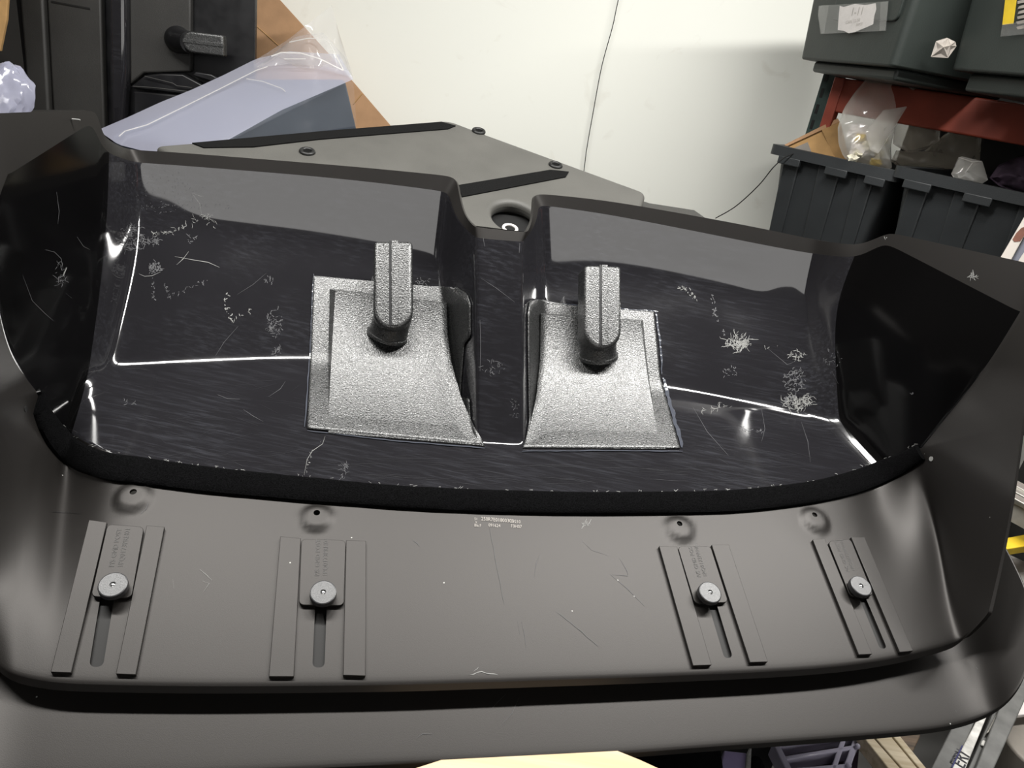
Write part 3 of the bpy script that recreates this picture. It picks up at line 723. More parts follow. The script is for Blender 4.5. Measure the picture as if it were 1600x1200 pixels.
# matte ledge scratches
bright += [(wob([(735,1055),(752,1050),(778,1055)], 8, 1), 2.2), (wob([(740,1050),(748,1043)], 4, .6), 1.4), ([(312,890),(322,898),(331,907)], 1.6), ([(318,925),(327,912),(316,908)], 1.2), ([(270,905),(272,920)], 1)]
dim += [([(954,898),(980,920),(1008,948)], 1.2), ([(968,872),(980,893),(981,900),(954,898)], 1), ([(910,846),(925,860),(950,868)], 1), ([(835,900),(838,880),(843,868)], 1), ([(815,970),(820,995),(822,1015)], 1), ([(645,845),(652,849),(655,854)], 1.4), ([(220,803),(228,795),(232,785)], 1.6), ([(808,968),(812,990)], 1)]
scribble(915, 819, 7, 3, 10, bright, 7, 1.3)
ribbon('rub_haze', rubs, 'haze', PANEL, .0004)
ribbon('scuff_marks', bright, 'chalk', PANEL); ribbon('fine_scratches', dim, 'chalk2', PANEL, .0005)
ribbon('dark_rub_marks', [(wob([(765,825),(775,880),(788,945)], 14, .4), 1.3), (wob([(870,956),(900,980),(935,1010)], 14, .5), 1.2), (wob([(80,800),(130,803)], 8, .5), 1)], 'rubber', PANEL)
lint = []
for _ in range(90):
    p = poly_at(uppx, random.random()); lint.append(([(p[0], p[1] - 1), (p[0] + random.uniform(-3, 3), p[1] - random.uniform(1, 4)), (p[0] + random.uniform(-5, 5), p[1] - random.uniform(0, 5))], random.uniform(.8, 1.8)))
ribbon('felt_lint', lint, 'chalk', PANEL, .003)
# small painted-over pin holes
for hp in ((40, 639), (1455, 717)):
    P, n_ = cast(hp); a = n_.cross(V((0, 0, 1))).normalized(); b = n_.cross(a)
    prism('pin_hole', [P + n_ * .0008 + (a * math.cos(k * .785) + b * math.sin(k * .785)) * .0042 for k in range(8)], -n_ * .002, 'chalk' if hp[0] > 800 else 'rubber', PANEL)
P, n_ = cast((112, 187)); tube('wire_staple', [P + n_ * .001, P + n_ * .006 - EX * .004, P + n_ * .009 + EX * .004], .0012, 'chalk', PANEL, 6)
def ledge_text(s, p, h):
    o0 = ledge(p, .0); xd = ledge((p[0] + 40, p[1] + 3)) - o0; yd = N_LEDGE.cross(xd)
    text_on('printed_code', s, o0, xd, yd, h, 'pencil', PANEL, .0008, wx=.78)
for s, p, h in (('51', (741, 813), .0062), ('X', (742.5, 818), .005), ('Bla F', (741, 823), .0066), ('250R7E01800301', (751.5, 813.5), .0088), ('091624', (763, 823), .0076), ('E9210', (797.5, 817), .0078), ('F3H07', (798, 824.5), .0078)):
    ledge_text(s, p, h)

# ------------------------------------------------------------------ lower moulded panel, nested underneath
LOW = thing('moulded_panel', K0 + V((0, -.1, -.2)), 'matte black moulded panel underneath, only its front edge and right corner showing', 'plastic panel')
LP0 = K0 - N_LEDGE * .032
def lower(p): return onp(p, LP0, N_LEDGE)
flank = lower((1500, 1040))
def lowside(p): return onp(p, flank, (-.80 * EX + .0 * EY + .60 * EZ).normalized())
def lowleft(p): return onp(p, lower((20, 1080)), (.80 * EX + .60 * EZ).normalized())
cols = []
cols.append([lowleft(p) for p in ((-150,1150),(-140,1000),(-130,900),(-120,850))])
cols.append([lower(p) for p in ((-60,1222),(-40,1080),(-20,960),(0,870))])
for x, y in ((60,1219),(200,1216),(350,1208),(500,1198),(687,1190),(830,1184),(969,1177),(1100,1166),(1220,1158),(1350,1148),(1430,1141)):
    cols.append([lower((x, y)), lower((x * .97 + 12, 1050 - (x > 1000) * (x - 1000) * .05)), lower((x * .95 + 25, 930)), lower((x * .94 + 30, 860))])
cols.append([lower((1487,1134)), lower((1440,1015)), lower((1400,920)), lower((1380,850))])
cols.append([lower((1539,1118)), lower((1490,985)), lower((1445,900)), lower((1420,840))])
cols.append([lowside((1577,1095)), lowside((1540,960)), lowside((1500,880)), lowside((1470,820))])
cols.append([lowside((1606,1056)), lowside((1578,940)), lowside((1545,860)), lowside((1515,800))])
cols.append([lowside((1622,985)), lowside((1603,915)), lowside((1567,848)), lowside((1530,780))])
rows = [[c[0] - EZ * .009 - EY * .001 for c in cols]] + [[c[r] for c in cols] for r in range(4)]
vs_, fs = grid_geo(rows); me = bpy.data.meshes.new('shell'); me.from_pydata([tuple(v) for v in vs_], [], fs)
cr = me.attributes.new('crease_edge', 'FLOAT', 'EDGE'); ncl = len(cols); me.update()
for e in me.edges:
    a, b = e.vertices
    if a // ncl == 1 and b // ncl == 1: cr.data[e.index].value = .5
o = link_mesh('shell', me, 'matte', LOW); smooth(me)
s_ = o.modifiers.new('sub', 'SUBSURF'); s_.levels = 4; s_.render_levels = 4
so = o.modifiers.new('thick', 'SOLIDIFY'); so.thickness = .004; so.offset = -1
bpy.context.view_layer.update(); bake(o)
bvm = BVHTree.FromPolygons([v.co + BASE[LOW.name] for v in o.data.vertices], [tuple(p.vertices) for p in o.data.polygons])
_c = cast
def cast(p):
    d = ray(*p).normalized(); h = bvm.ray_cast(CAM, d)
    if h[0] is None: return lower(p), N_LEDGE
    return h[0], (h[1] if h[1].dot(d) < 0 else -h[1])
st = [([(780,1136),(800,1115),(811,1090)], 1.2), ([(766,1110),(775,1100),(790,1085)], .9), ([(650,1154),(660,1147),(675,1147)], 1.4), ([(875,1117),(883,1108)], 1), ([(1012,1117),(1025,1132)], 1), ([(1525,1042),(1528,1046)], 2.4), ([(1493,1110),(1494,1113)], 2), ([(1376,1066),(1378,1068)], 2)]
ribbon('fine_scratches', st, 'chalk2', LOW, .0006)
cast = _c

# ------------------------------------------------------------------ flat grey cover behind the panel
NC_ = nrm(18); CP0 = at((800, 345), 1.0); 
d_ = ray(800, 345); 
t_ = (.70 - (CAM - K0).dot(EY)) / d_.dot(EY); CP0 = CAM + d_ * t_
COVER = thing('padded_cover', CP0 + V((0, .2, -.06)), 'flat dark grey cover with tape strips and grommets, lying behind the glossy panel', 'cover')
def cov(p, lift=0): return onp(p, CP0 + NC_ * lift, NC_)
def cloc(x, y):
    P = L2W(x, y, 0); t = (CP0 - P).dot(NC_) / NC_.z; return P + EZ * t
out = [cov(p) for p in ((240,226),(330,219),(560,199),(675,188.5))] + rounded([cov((675,188.5)), cov((702,187)), cov((760,209))], .05, 6, (1,))[1:-1] + [cov((760,209)), cov((985,291))] + rounded([cov((985,291)), cov((1010,300)), cov((1006,322))], .03, 5, (1,))[1:-1] + [cov((1004,322)), cloc(.40, .665), cloc(-.50, .66)]
cb = prism('cover_board', out, -NC_ * .03, 'cover', COVER)
# round finger hole through the board
hc = cov((805, 338)); ha = EX * .048; hb = NC_.cross(EX).normalized() * .058
g = prism_geo([hc + NC_ * .02 + ha * math.cos(k * math.pi / 16) + hb * math.sin(k * math.pi / 16) for k in range(32)], -NC_ * .08)
cut = obj('cutter', g[0], g[1], 'rubber')
bo = cb.modifiers.new('cut', 'BOOLEAN'); bo.object = cut; bo.solver = 'EXACT'; bpy.context.view_layer.update(); bake(cb); bpy.data.objects.remove(cut)
while len(cb.data.materials) > 1: cb.data.materials.pop()
bevel(cb, .012, 4)
prism('hole_liner', [hc - NC_ * .031 + ha * 1.2 * math.cos(k * math.pi / 12) + hb * 1.2 * math.sin(k * math.pi / 12) for k in range(24)], -NC_ * .01, 'rubber', COVER)
def hole_ring(c, r, tr, m, parent, name):
    a = EX; b = NC_.cross(EX).normalized(); vs_, fs = [], []
    for k in range(24):
        w = 2 * math.pi * k / 24; dr = a * math.cos(w) + b * math.sin(w)
        for q in range(8): z = 2 * math.pi * q / 8; vs_.append(c + dr * (r + tr * math.cos(z)) + NC_ * tr * math.sin(z))
    for k in range(24):
        for q in range(8): fs.append((k * 8 + q, ((k + 1) % 24) * 8 + q, ((k + 1) % 24) * 8 + (q + 1) % 8, k * 8 + (q + 1) % 8))
    return obj(name, vs_, fs, m, parent, 60)
hole_ring(cov((797, 357), -.012), .014, .003, 'paper', COVER, 'washer')
for p in ((480, 237), (748, 205), (868, 258)):
    c = cov(p, .001); gr = hole_ring(c, .0125, .0045, 'rubber', COVER, 'grommet')
    prism('grommet_eye', [c + (EX * math.cos(k * .52) + NC_.cross(EX).normalized() * math.sin(k * .52)) * .010 + NC_ * .0006 for k in range(12)], -NC_ * .001, 'velcro', gr)
for q in (((300,223),(500,205),(690,190),(712,196),(700,201),(500,217),(395,229),(318,230)), ((716,289),(860,265),(889,268),(884,276),(722,307))):
    prism('hook_tape', [cov(p, .0025) for p in q], -NC_ * .0024, 'velcro', COVER)
# thin board further back
NB = nrm(10); o_ = cov((1010, 318)) + V((0, .1, -.01))
tag(pprism('thin_board', [(1000,312),(1014,317),(1085,328),(1102,340),(1080,372),(990,350)], o_, NB, .012, 'blackmat', bev=.002), 'thin dark board edge showing beyond the grey cover, by the rim', 'board')

# ------------------------------------------------------------------ wrapped block behind, left
NBK = V((-.10, -math.sin(math.radians(20)), math.cos(math.radians(20)))).normalized(); BP = at_y((335, 224), 1.80)
top = [onp(p, BP, NBK) for p in ((330,226),(541,122),(392,122),(168,212))]
BLK = thing('wrapped_block', top[0] - V((0, 0, .25)), 'blue-grey block wrapped in a clear plastic bag, behind the panel at left', 'wrapped block')
prism('block', top, -NBK * .19 + V((.02, 0, 0)), 'bluegrey', BLK, .012)
def film_patch(name, low_, hi, m, parent, nu=46, nv=16, depthf=None, amp=.006, sc=14):
    rows = []
    for j in range(nv + 1):
        row = []
        for i in range(nu + 1):
            a = poly_at(low_, i / nu); b = poly_at(hi, i / nu); t = j / nv
            p = (a[0] + (b[0] - a[0]) * t, a[1] + (b[1] - a[1]) * t); P = depthf(p, i / nu, t)
            w = mnoise.turbulence(P * sc, 3, False) - .5
            row.append(P + (CAM - P).normalized() * (w * amp * 2))
        rows.append(row)
    vs_, fs = grid_geo(rows); return obj(name, vs_, fs, m, parent, 60)
film_patch('bag_film', [(158,207),(185,226),(240,240),(300,240),(338,229),(440,172),(552,124)], [(158,201),(200,183),(250,160),(300,140),(350,117),(400,92),(450,80),(530,85)], 'film', BLK, depthf=lambda p, s, t: onp(p, BP + NBK * .014, NBK) , amp=.0025, sc=7)
film_patch('bag_film', [(338,224),(440,172),(552,124)], [(345,226),(450,212),(557,197)], 'filmthin', BLK, nu=20, nv=8, depthf=lambda p, s, t: at(p, depth(onp((p[0] + t * 2, p[1]), BP + NBK * .016, NBK)) if t < .01 else depth(onp(poly_at([(338,224),(440,172),(552,124)], s), BP + NBK * .016, NBK))), amp=.003)
pk = depth(onp((470, 110), BP, NBK))
film_patch('bag_neck', [(398,108),(450,104),(500,108),(552,122)], [(396,96),(450,62),(518,8),(530,52)], 'filmclear', BLK, nu=26, nv=20, depthf=lambda p, s, t: at(p, pk * (1.0 + .02 * math.sin(9 * s) - .015 * t)), amp=.010, sc=7)
film_patch('bag_neck', [(400,106),(450,100),(500,103),(552,122)], [(424,86),(462,57),(504,50),(538,88)], 'filmclear', BLK, nu=26, nv=14, depthf=lambda p, s, t: at(p, pk * (.985 + .02 * math.cos(8 * s) * t)), amp=.010, sc=6)
# pressed folds that catch the light
def crease_tube(px, f, r=.0012): return tube('film_fold', [f(p) for p in px], r, 'filmwhite', BLK, 6)
fp = lambda p: onp(p, BP + NBK * .022, NBK)
crease_tube([(186,213),(195,205),(230,195),(285,168),(345,138),(400,110),(418,104)], fp, .0014)
crease_tube([(385,123),(410,127),(440,138),(446,143)], fp, .0012)
fk = lambda p: at(p, pk * .965)
crease_tube([(424,88),(440,82),(470,83),(500,92),(536,110)], fk, .002); crease_tube([(452,66),(480,60),(505,60),(514,66),(537,110)], fk, .0016); crease_tube([(444,92),(478,92)], fk, .0016)

# cardboard sheet leaning on the wall
CN = V((-.12, -1, .10)).normalized(); CPp = at_y((500, 120), 2.8)
tag(pprism('cardboard_sheet', [(340,-60),(395,-50),(437,0),(525,97),(608,194),(640,240),(300,300)], CPp, CN, .006, 'card'), 'brown corrugated cardboard sheet leaning on the white wall behind the wrapped block', 'cardboard')
CS = bpy.data.objects['cardboard_sheet']; BASE[CS.name] = V(CS.location)
for a, b in (((398,38),(436,72)), ((552,163),(566,146))):
    A_, B_ = onp(a, CPp + CN * .0012, CN), onp(b, CPp + CN * .0012, CN); tube('fold_line', [A_, B_], .0015, 'cardin', CS, 6)

# ------------------------------------------------------------------ upright moulded panel at far left
UPN = V((.10, -1, .05)).normalized(); UP0 = at_y((200, 100), 2.5)
UPR = thing('moulded_panel', V((at_y((200, 200), 2.5).x, 2.5, .02)), 'black moulded panel standing on end behind the left corner, with an outlet arm', 'plastic panel')
def up_(px, lift, th, m, name, bev=.002, par=None): return pprism(name, px, UP0, UPN, th, m, par or UPR, bev, lift)
up_([(18,-60),(400,-60),(398,140),(394,690),(105,690)], 0, .02, 'black', 'back_shell')
up_([(26,-60),(64,-60),(104,690),(86,690)], .05, .045, 'blackmat', 'side_flange', .008)
lp = up_([(70,-60),(156,-60),(160,100),(180,690),(112,690)], .035, .03, 'blackmat', 'front_ledge', .006)
up_([(80,1),(140,12),(141,15),(80,4)], .037, .003, 'rubber', 'ledge_groove', 0, lp)
up_([(166,-60),(196,-60),(197,110),(190,200),(196,690),(184,690)], .06, .055, 'gloss', 'corner_column', .02)
vp = up_([(201,-60),(298,-60),(298,112),(225,114),(203,132)], .03, .028, 'blackmat', 'vent_plate', .006)
up_([(203,136),(226,118),(250,115),(285,116),(330,140),(330,152),(207,138)], .05, .06, 'black', 'vent_lip', .005)
up_([(208,142),(330,153),(345,690),(216,690)], .055, .06, 'black', 'lower_step', .006)
up_([(305,112),(330,116),(340,122),(332,128),(300,118)], .045, .05, 'black', 'ridge_foot', .004)
tube('lip_edge', [onp(p, UP0 + UPN * .058, UPN) for p in ((208,135),(240,137),(300,144),(330,150))], .0018, 'blackmat', UPR, 6)
tube('lip_edge', [onp(p, UP0 + UPN * .058, UPN) for p in ((226,119),(250,125),(270,130),(276,134),(300,137))], .0014, 'blackmat', UPR, 6)
# its outlet arm, pointing right
def ua(p, l): return onp(p, UP0 + UPN * l, UPN)
aa = [ua(p, .10) for p in ((349,56),(350,89),(300,82))] ; c_ = ua((300, 66), .10)
rad = (ua((300,49), .10) - c_).length; dx = (ua((349,72), .10) - c_).normalized(); dy = UPN.cross(dx).normalized()
ln = (ua((349, 72), .10) - c_).length
outl = [c_ + dx * ln + dy * rad, c_ + dx * ln - dy * rad] + [c_ - dy * rad * math.cos(k * math.pi / 14) - dx * rad * math.sin(k * math.pi / 14) for k in range(15)]
am = prism('outlet_arm', outl, -UPN * .04, 'grain', UPR, .006)
prism('arm_rib', [c_ - dx * rad * .9 + dy * rad * .25 + UPN * .002, c_ + dx * ln + dy * rad * .25 + UPN * .002, c_ + dx * ln - dy * rad * .12 + UPN * .002, c_ - dx * rad * .9 - dy * rad * .12 + UPN * .002], -UPN * .005, 'grain', am, .001)
cc = ua((284, 65), .05); tube('outlet_collar', [ua((277, 62), .0), ua((279, 62), .045), ua((284, 64), .055), ua((296, 66), .085)], [rad * 1.3, rad * 1.3, rad * 1.15, rad * 1.0], 'black', UPR, 28)

# bag and bits at the very left edge
LB = at_y((10, 145), 1.9)
def blob(name, c, sx, sy, sz, m, parent=None, sub=4, amp=.25, freq=3, seed=0, ax=None):
    bm = bmesh.new(); bmesh.ops.create_icosphere(bm, subdivisions=sub, radius=1)
    me = bpy.data.meshes.new(name)
    for v in bm.verts:
        q = v.co.copy(); n1 = mnoise.turbulence(q * freq + V((seed, seed * 2, 0)), 3, True) - .45; v.co = q * (1 + amp * n1 * 2)
    bm.to_mesh(me); bm.free()
    for v in me.vertices: v.co = c + _R * v.co.x * sx + _U * v.co.z * sz - _F * v.co.y * sy
    smooth(me, 30); return link_mesh(name, me, m, parent)
tag(blob('plastic_bag', LB, .065, .04, .075, 'film', amp=.16, freq=1.3, seed=3), 'bluish clear plastic bag at the left edge beside the upright panel', 'plastic bag')
tag(pprism('storage_box', [(-150,188),(30,188),(75,690),(-60,690)], at_y((0, 190), 1.86), V((.1, -1, 0)).normalized(), .35, 'blackmat', bev=.01), 'dark box under the bluish bag, hidden behind the panel corner', 'box')
tag(pprism('brown_strip', [(-90,-220),(10,-220),(14,-40),(10,30),(0,80),(-90,80)], at_y((0, 40), 2.2), V((0, -1, 0)), .01, 'cardin', bev=.002), 'brown blurred cardboard strip in the top left corner', 'cardboard')

# ------------------------------------------------------------------ cables
def cable(name, px, y, label, r=.0018):
    pts = catmull([at_y(p, yy) for p, yy in zip(px, y)], 60); return tag(tube(name, pts, r, 'cable', seg=6), label, 'cable')
cable('hanging_cable', [(1062,-440),(1000,-150),(966,0),(957,42),(940,105),(926,180),(918,225),(913,262),(895,420)], [3.03] * 9, 'thin black cable hanging down the white wall')
cable('slack_cable', [(1118,341),(1150,322),(1185,290),(1208,262),(1225,247),(1240,240),(1254,236)], [2.55,2.52,2.48,2.45,2.44,2.44,2.46], 'thin black cable drooping from the grey tote with the bag')

# ------------------------------------------------------------------ rack on the right
RA = V((.707, -.707, 0)); RB = V((.707, .707, 0)); A0 = at_y((1204, 224), 2.5)
RACK = thing('storage_rack', V((.95, 2.65, 0)), 'steel storage rack with dark green upright and red beam by the wall', 'storage rack')
def rk(s, d, z): return V((A0.x, A0.y, 0)) + RA * s + RB * d + V((0, 0, z))
UPO = rk(.135, .13, .0)
upn = -RB
# upright: perforated channel following the hanging slots
up_face = box_geo(rk(.032, .14, .02), RA * .05, RB * .05, V((0, 0, 2.2))); post = obj('upright_post', up_face[0], up_face[1], 'green', RACK)
for k in range(44):
    z = .08 + k * .048; g = box_geo(rk(.040, .1392, z), RA * .010, RB * .002, V((0, 0, .028))); obj('post_slot', g[0], g[1], 'rubber', post)
post2 = box_geo(rk(1.45, .14, .02), RA * .055, RB * .05, V((0, 0, 2.2))); obj('upright_post', post2[0], post2[1], 'green', RACK)
ZC1 = at((1249, 92), depth(rk(-.02, .02, 1.62))).z; ZDK = ZC1 - .031
for zb in (ZDK - .100, A0.z - .36 - .114):
    g = box_geo(rk(.105, .12, zb), RA * 1.35, RB * .045, V((0, 0, .099))); bmn = obj('shelf_beam', g[0], g[1], 'red', RACK); bevel(bmn, .006)
    g = box_geo(rk(.083, .115, zb - .05), RA * .034, RB * .03, V((0, 0, .149))); br_ = obj('beam_bracket', g[0], g[1], 'red', RACK); bevel(br_, .003)
    g = box_geo(rk(.105, .17, zb + (.087 if zb > 1.2 else .10)), RA * 1.34, RB * .45, V((0, 0, .012))); obj('shelf_deck', g[0], g[1], 'plankdark', RACK)

g = box_geo(rk(.15, .62, .6), RA * 1.4, RB * .01, V((0, 0, 1.1))); obj('shade_sheet', g[0], g[1], 'rubber', RACK)  # added black sheet: the shade deep behind the shelves, put in as colour
def tote(name, o, ax, ay, h, m, label, taper=.045, group=None):
    """open tote: rim frame, tapered ribbed body, notched tabs; o = front left corner of the rim"""
    L_ = ax.length; D_ = ay.length; x = ax.normalized(); y = ay.normalized(); z = V((0, 0, 1))
    t = thing(name, o + ax * .5 + ay * .5 - z * h, label, 'tote', group)
    def q(a, b, c): return o + x * a + y * b + z * c
    # body, double walled with a floor
    def ringp(ins, zz, r=.03):
        pts = [q(ins, ins, zz), q(L_ - ins, ins, zz), q(L_ - ins, D_ - ins, zz), q(ins, D_ - ins, zz)]; return rounded(pts, r, 4)
    i0, i1 = .022, .022 + taper
    rings = [ringp(i0, -.005), ringp(i1, -h), ringp(i1 + .004, -h + .005), ringp(i0 + .004, -.005)]; n = len(rings[0])
    vs_ = [p for r_ in rings for p in r_]; fs = []
    for a, b in ((0, 1), (2, 3), (3, 0)):
        for k in range(n): fs.append((a * n + k, a * n + (k + 1) % n, b * n + (k + 1) % n, b * n + k))
    fs.append(tuple(n + k for k in range(n))); fs.append(tuple(2 * n + k for k in range(n)))
    obj('tote_body', vs_, fs, m, t, 40)
    # rim frame
    outer = rounded([q(0, 0, 0), q(L_, 0, 0), q(L_, D_, 0), q(0, D_, 0)], .025, 4); inner = rounded([q(.028, .028, 0), q(L_ - .028, .028, 0), q(L_ - .028, D_ - .028, 0), q(.028, D_ - .028, 0)], .02, 4); n = len(outer)
    vs_ = outer + inner + [p - z * .03 for p in outer] + [p - z * .012 for p in inner]; fs = []
    for k in range(n):
        k2 = (k + 1) % n; fs += [(k, k2, n + k2, n + k), (2 * n + k, 2 * n + k2, k2, k), (n + k, n + k2, 3 * n + k2, 3 * n + k), (3 * n + k, 3 * n + k2, 2 * n + k2, 2 * n + k)]
    obj('tote_rim', vs_, fs, m, t, 40)
    # hanging tabs and tapered ribs
    for a, w in ((.04, .075), (.20, .07), (L_ - .09, .06)):
        g = box_geo(q(a, -.001, -.028), x * w, y * .012, -z * .024); bevel(obj('rim_tab', g[0], g[1], m, t), .003)
    for a, w in ((.05, .055), (.17, .07), (L_ - .12, .05)):
        tp = [q(a, .016, -.03), q(a + w, .016, -.03), q(a + w * .9, .016 + taper, -h + .02), q(a + w * .1, .016 + taper, -h + .02)]
        bevel(prism('body_rib', tp, y * .02, m, t), .004)
    return t
B1 = rk(0, 0, A0.z)
T1 = tote('open_tote', B1, RA * .415, RB * .56, .36, 'tote', 'open charcoal tote nearer the wall, with cardboard box and milky bag inside')
P2 = at((1397, 258), depth(rk(.425, 0, 1.37)))
T2 = tote('open_tote', P2, RA * .45, RB * .56, .36, 'tote', 'open charcoal tote at the right frame edge, with clear plastic piece inside')

# contents of the totes
CBN = V((-.35, -.9, .25)).normalized(); cbp = at((1260, 240), depth(rk(.14, .15, 1.36)))
CBX = thing('cardboard_box', cbp - V((0, 0, .1)), 'small tan cardboard box tilted inside the open charcoal tote', 'cardboard box')
pprism('box_panel', [(1228,228),(1284,202),(1306,249),(1300,300),(1235,290)], cbp, CBN, .004, 'cardin', CBX)
pprism('box_panel', [(1284,203),(1313,190),(1330,260),(1306,251)], cbp + V((.0, -.004, 0)), V((-.2, -.95, .1)).normalized(), .004, 'cardin', CBX)
pprism('box_flap', [(1228,229),(1312,190),(1309,185),(1280,199),(1226,226)], cbp + V((0, -.008, 0)), CBN, .004, 'card', CBX)
pprism('box_label', [(1241,231),(1262,222),(1270,243),(1258,246)], cbp + CBN * .001, CBN, .0008, 'grey', CBX)

def outline_blob(name, px, dist, thick, m, parent=None, amp=.02, freq=16, rings=14, seg=64, label=None, cat=None):
    """pillow-like closed film bag with the given outline, real thickness and crumpled surface"""
    c = (sum(p[0] for p in px) / len(px), sum(p[1] for p in px) / len(px)); pts = [poly_at(px + [px[0]], k / seg) for k in range(seg)]
    vs_, fs = [], []
    for sgn in (1, -1):
        for r in range(rings):
            t = r / rings if sgn == 1 else r / rings
            for p in pts:
                e = 1 - t; q = (c[0] + (p[0] - c[0]) * e, c[1] + (p[1] - c[1]) * e)
                P = at(q, dist - sgn * thick * math.sqrt(max(0, 1 - e * e)))
                w = mnoise.turbulence(P * freq, 3, False) - .5
                vs_.append(P + (CAM - P).normalized() * w * amp * (0 if r == 0 else 1) * 2)
        vs_.append(at(c, dist - sgn * thick))
    S_ = rings * seg + 1
    for h in (0, 1):
        o = h * S_
        for r in range(rings - 1):
            for k in range(seg): fs.append((o + r * seg + k, o + r * seg + (k + 1) % seg, o + (r + 1) * seg + (k + 1) % seg, o + (r + 1) * seg + k))
        for k in range(seg): fs.append((o + (rings - 1) * seg + k, o + (rings - 1) * seg + (k + 1) % seg, o + rings * seg))
    for k in range(seg): fs.append((k, (k + 1) % seg, S_ + (k + 1) % seg, S_ + k))
    return obj(name, vs_, fs, m, parent, 70)
bd = depth(rk(.30, .10, 1.40))
BAG = thing('plastic_bag', at((1370, 260), bd) - V((0, 0, .02)), 'milky white knotted plastic bag of cream scraps standing in the open tote', 'plastic bag')
outline_blob('bag_body', [(1309,200),(1318,170),(1335,145),(1358,118),(1392,101),(1412,100),(1425,112),(1418,150),(1400,190),(1392,230),(1394,262),(1380,269),(1350,262),(1318,246),(1310,225)], bd, .06, 'filmwhite', BAG, .012, 9)
outline_blob('bag_side', [(1412,102),(1428,108),(1445,135),(1464,165),(1470,195),(1468,220),(1450,232),(1420,240),(1395,225),(1398,190),(1410,150)], bd + .02, .05, 'filmdull', BAG, .014, 8)
outline_blob('bag_fold', [(1396,103),(1416,99),(1440,130),(1462,170),(1467,188),(1455,180),(1432,150),(1410,125)], bd - .07, .012, 'filmwhite', BAG, .005, 10)
outline_blob('bag_fold', [(1352,205),(1380,172),(1418,166),(1408,182),(1390,212),(1372,240),(1360,235)], bd - .075, .012, 'filmwhite', BAG, .005, 10)
for k in range(16):
    p = (random.uniform(1328, 1385), random.uniform(215, 258)); blob('scrap', at(p, bd + random.uniform(-.03, .02)), .016, .014, .013, 'lumps' if k % 4 else 'yellow', BAG, sub=2, amp=.5, seed=k)
for k in range(5): blob('scrap', at((random.uniform(1340, 1372), random.uniform(205, 235)), bd - .01), .028, .02, .024, 'paper', BAG, sub=3, amp=.4, seed=k + 40)
tag(outline_blob('plastic_bag', [(1400,235),(1440,238),(1470,215),(1500,190),(1535,193),(1533,230),(1530,262),(1480,268),(1440,266),(1405,262),(1392,252)], bd + .16, .05, 'filmdull', None, .018, 8), 'dull crumpled plastic bag lying behind the milky bag under the red beam', 'plastic bag')
cd = depth(P2 + RA * .20 + RB * .12)
CL = thing('clear_pouch', at((1515, 275), cd), 'small clear plastic pouch sticking out of the right-hand tote', 'plastic pouch')
outline_blob('pouch_film', [(1486,272),(1497,247),(1502,244),(1535,252),(1544,281),(1530,290),(1495,284)], cd, .025, 'filmwhite', CL, .006, 10)
tube('pouch_seam', [at(p, cd - .03) for p in ((1498,246),(1520,253),(1533,252))], .0015, 'filmwhite', CL, 6); tube('pouch_seam', [at(p, cd - .03) for p in ((1520,254),(1508,270))], .0012, 'filmwhite', CL, 6)
tag(outline_blob('mauve_cloth', [(1546,278),(1560,258),(1590,245),(1640,240),(1650,300),(1600,305),(1560,290)], cd + .06, .05, 'dullpurple', None, .02, 16), 'dark mauve cloth bundle in the tote at the right frame edge', 'cloth')

# upper totes with labels, resting on the rack deck
UA = V((.30, -.954, 0)); UB = V((.954, .30, 0))
def crate(name, corner_px, d, label, W=.42, Dp=.42, H=.38, foot=.03):
    o = at(corner_px, d); x, y, z = UA, UB, V((0, 0, 1)); t = thing(name, o + x * W * .5 + y * Dp * .5, label, 'tote')
    fl = .025
    def q(a, b, c): return o + x * a + y * b + z * c
    v0 = rounded([q(0, 0, 0), q(W, 0, 0), q(W, Dp, 0), q(0, Dp, 0)], .02, 4); v1 = rounded([q(-fl, -fl, H), q(W + fl, -fl, H), q(W + fl, Dp + fl, H), q(-fl, Dp + fl, H)], .02, 4); n = len(v0)
    b = obj('crate_body', v0 + v1, [tuple(range(n)), tuple(n + k for k in range(n))] + [(k, (k + 1) % n, n + (k + 1) % n, n + k) for k in range(n)], 'toteg', t, 35); bevel(b, .006)
    g = box_geo(q(.035, .03, 0), x * (W - .05), y * (Dp - .06), -z * foot); bevel(obj('crate_foot', g[0], g[1], 'toteg', t), .008)
    def fr(a, c, l=0):  # point on the sloping front
        k = c / H * fl; return q(a - k * (1 - 2 * a / W), -k - l, c)
    for a, w, c0 in ((.125, .265, .105), (.0, .0, 0)):
        if w: bevel(prism('front_panel', rounded([fr(a, c0, .007), fr(a + w, c0, .007), fr(a + w, H - .03, .007), fr(a, H - .03, .007)], .018, 4), y * .010, 'toteg', t), .003)
    return t, fr
u1, fr1 = crate('stacking_tote', (1249, 92), depth(rk(-.02, .02, 1.62)), 'dark green-black tote with taped handwritten white label, on the upper shelf')
u2, fr2 = crate('stacking_tote', (1484, 109), depth(rk(.57, -.02, 1.62)), 'dark green-black tote with yellow tape label, at the top right corner', W=.46, foot=.03 + at((1484, 109), depth(rk(.57, -.02, 1.62))).z - ZC1)
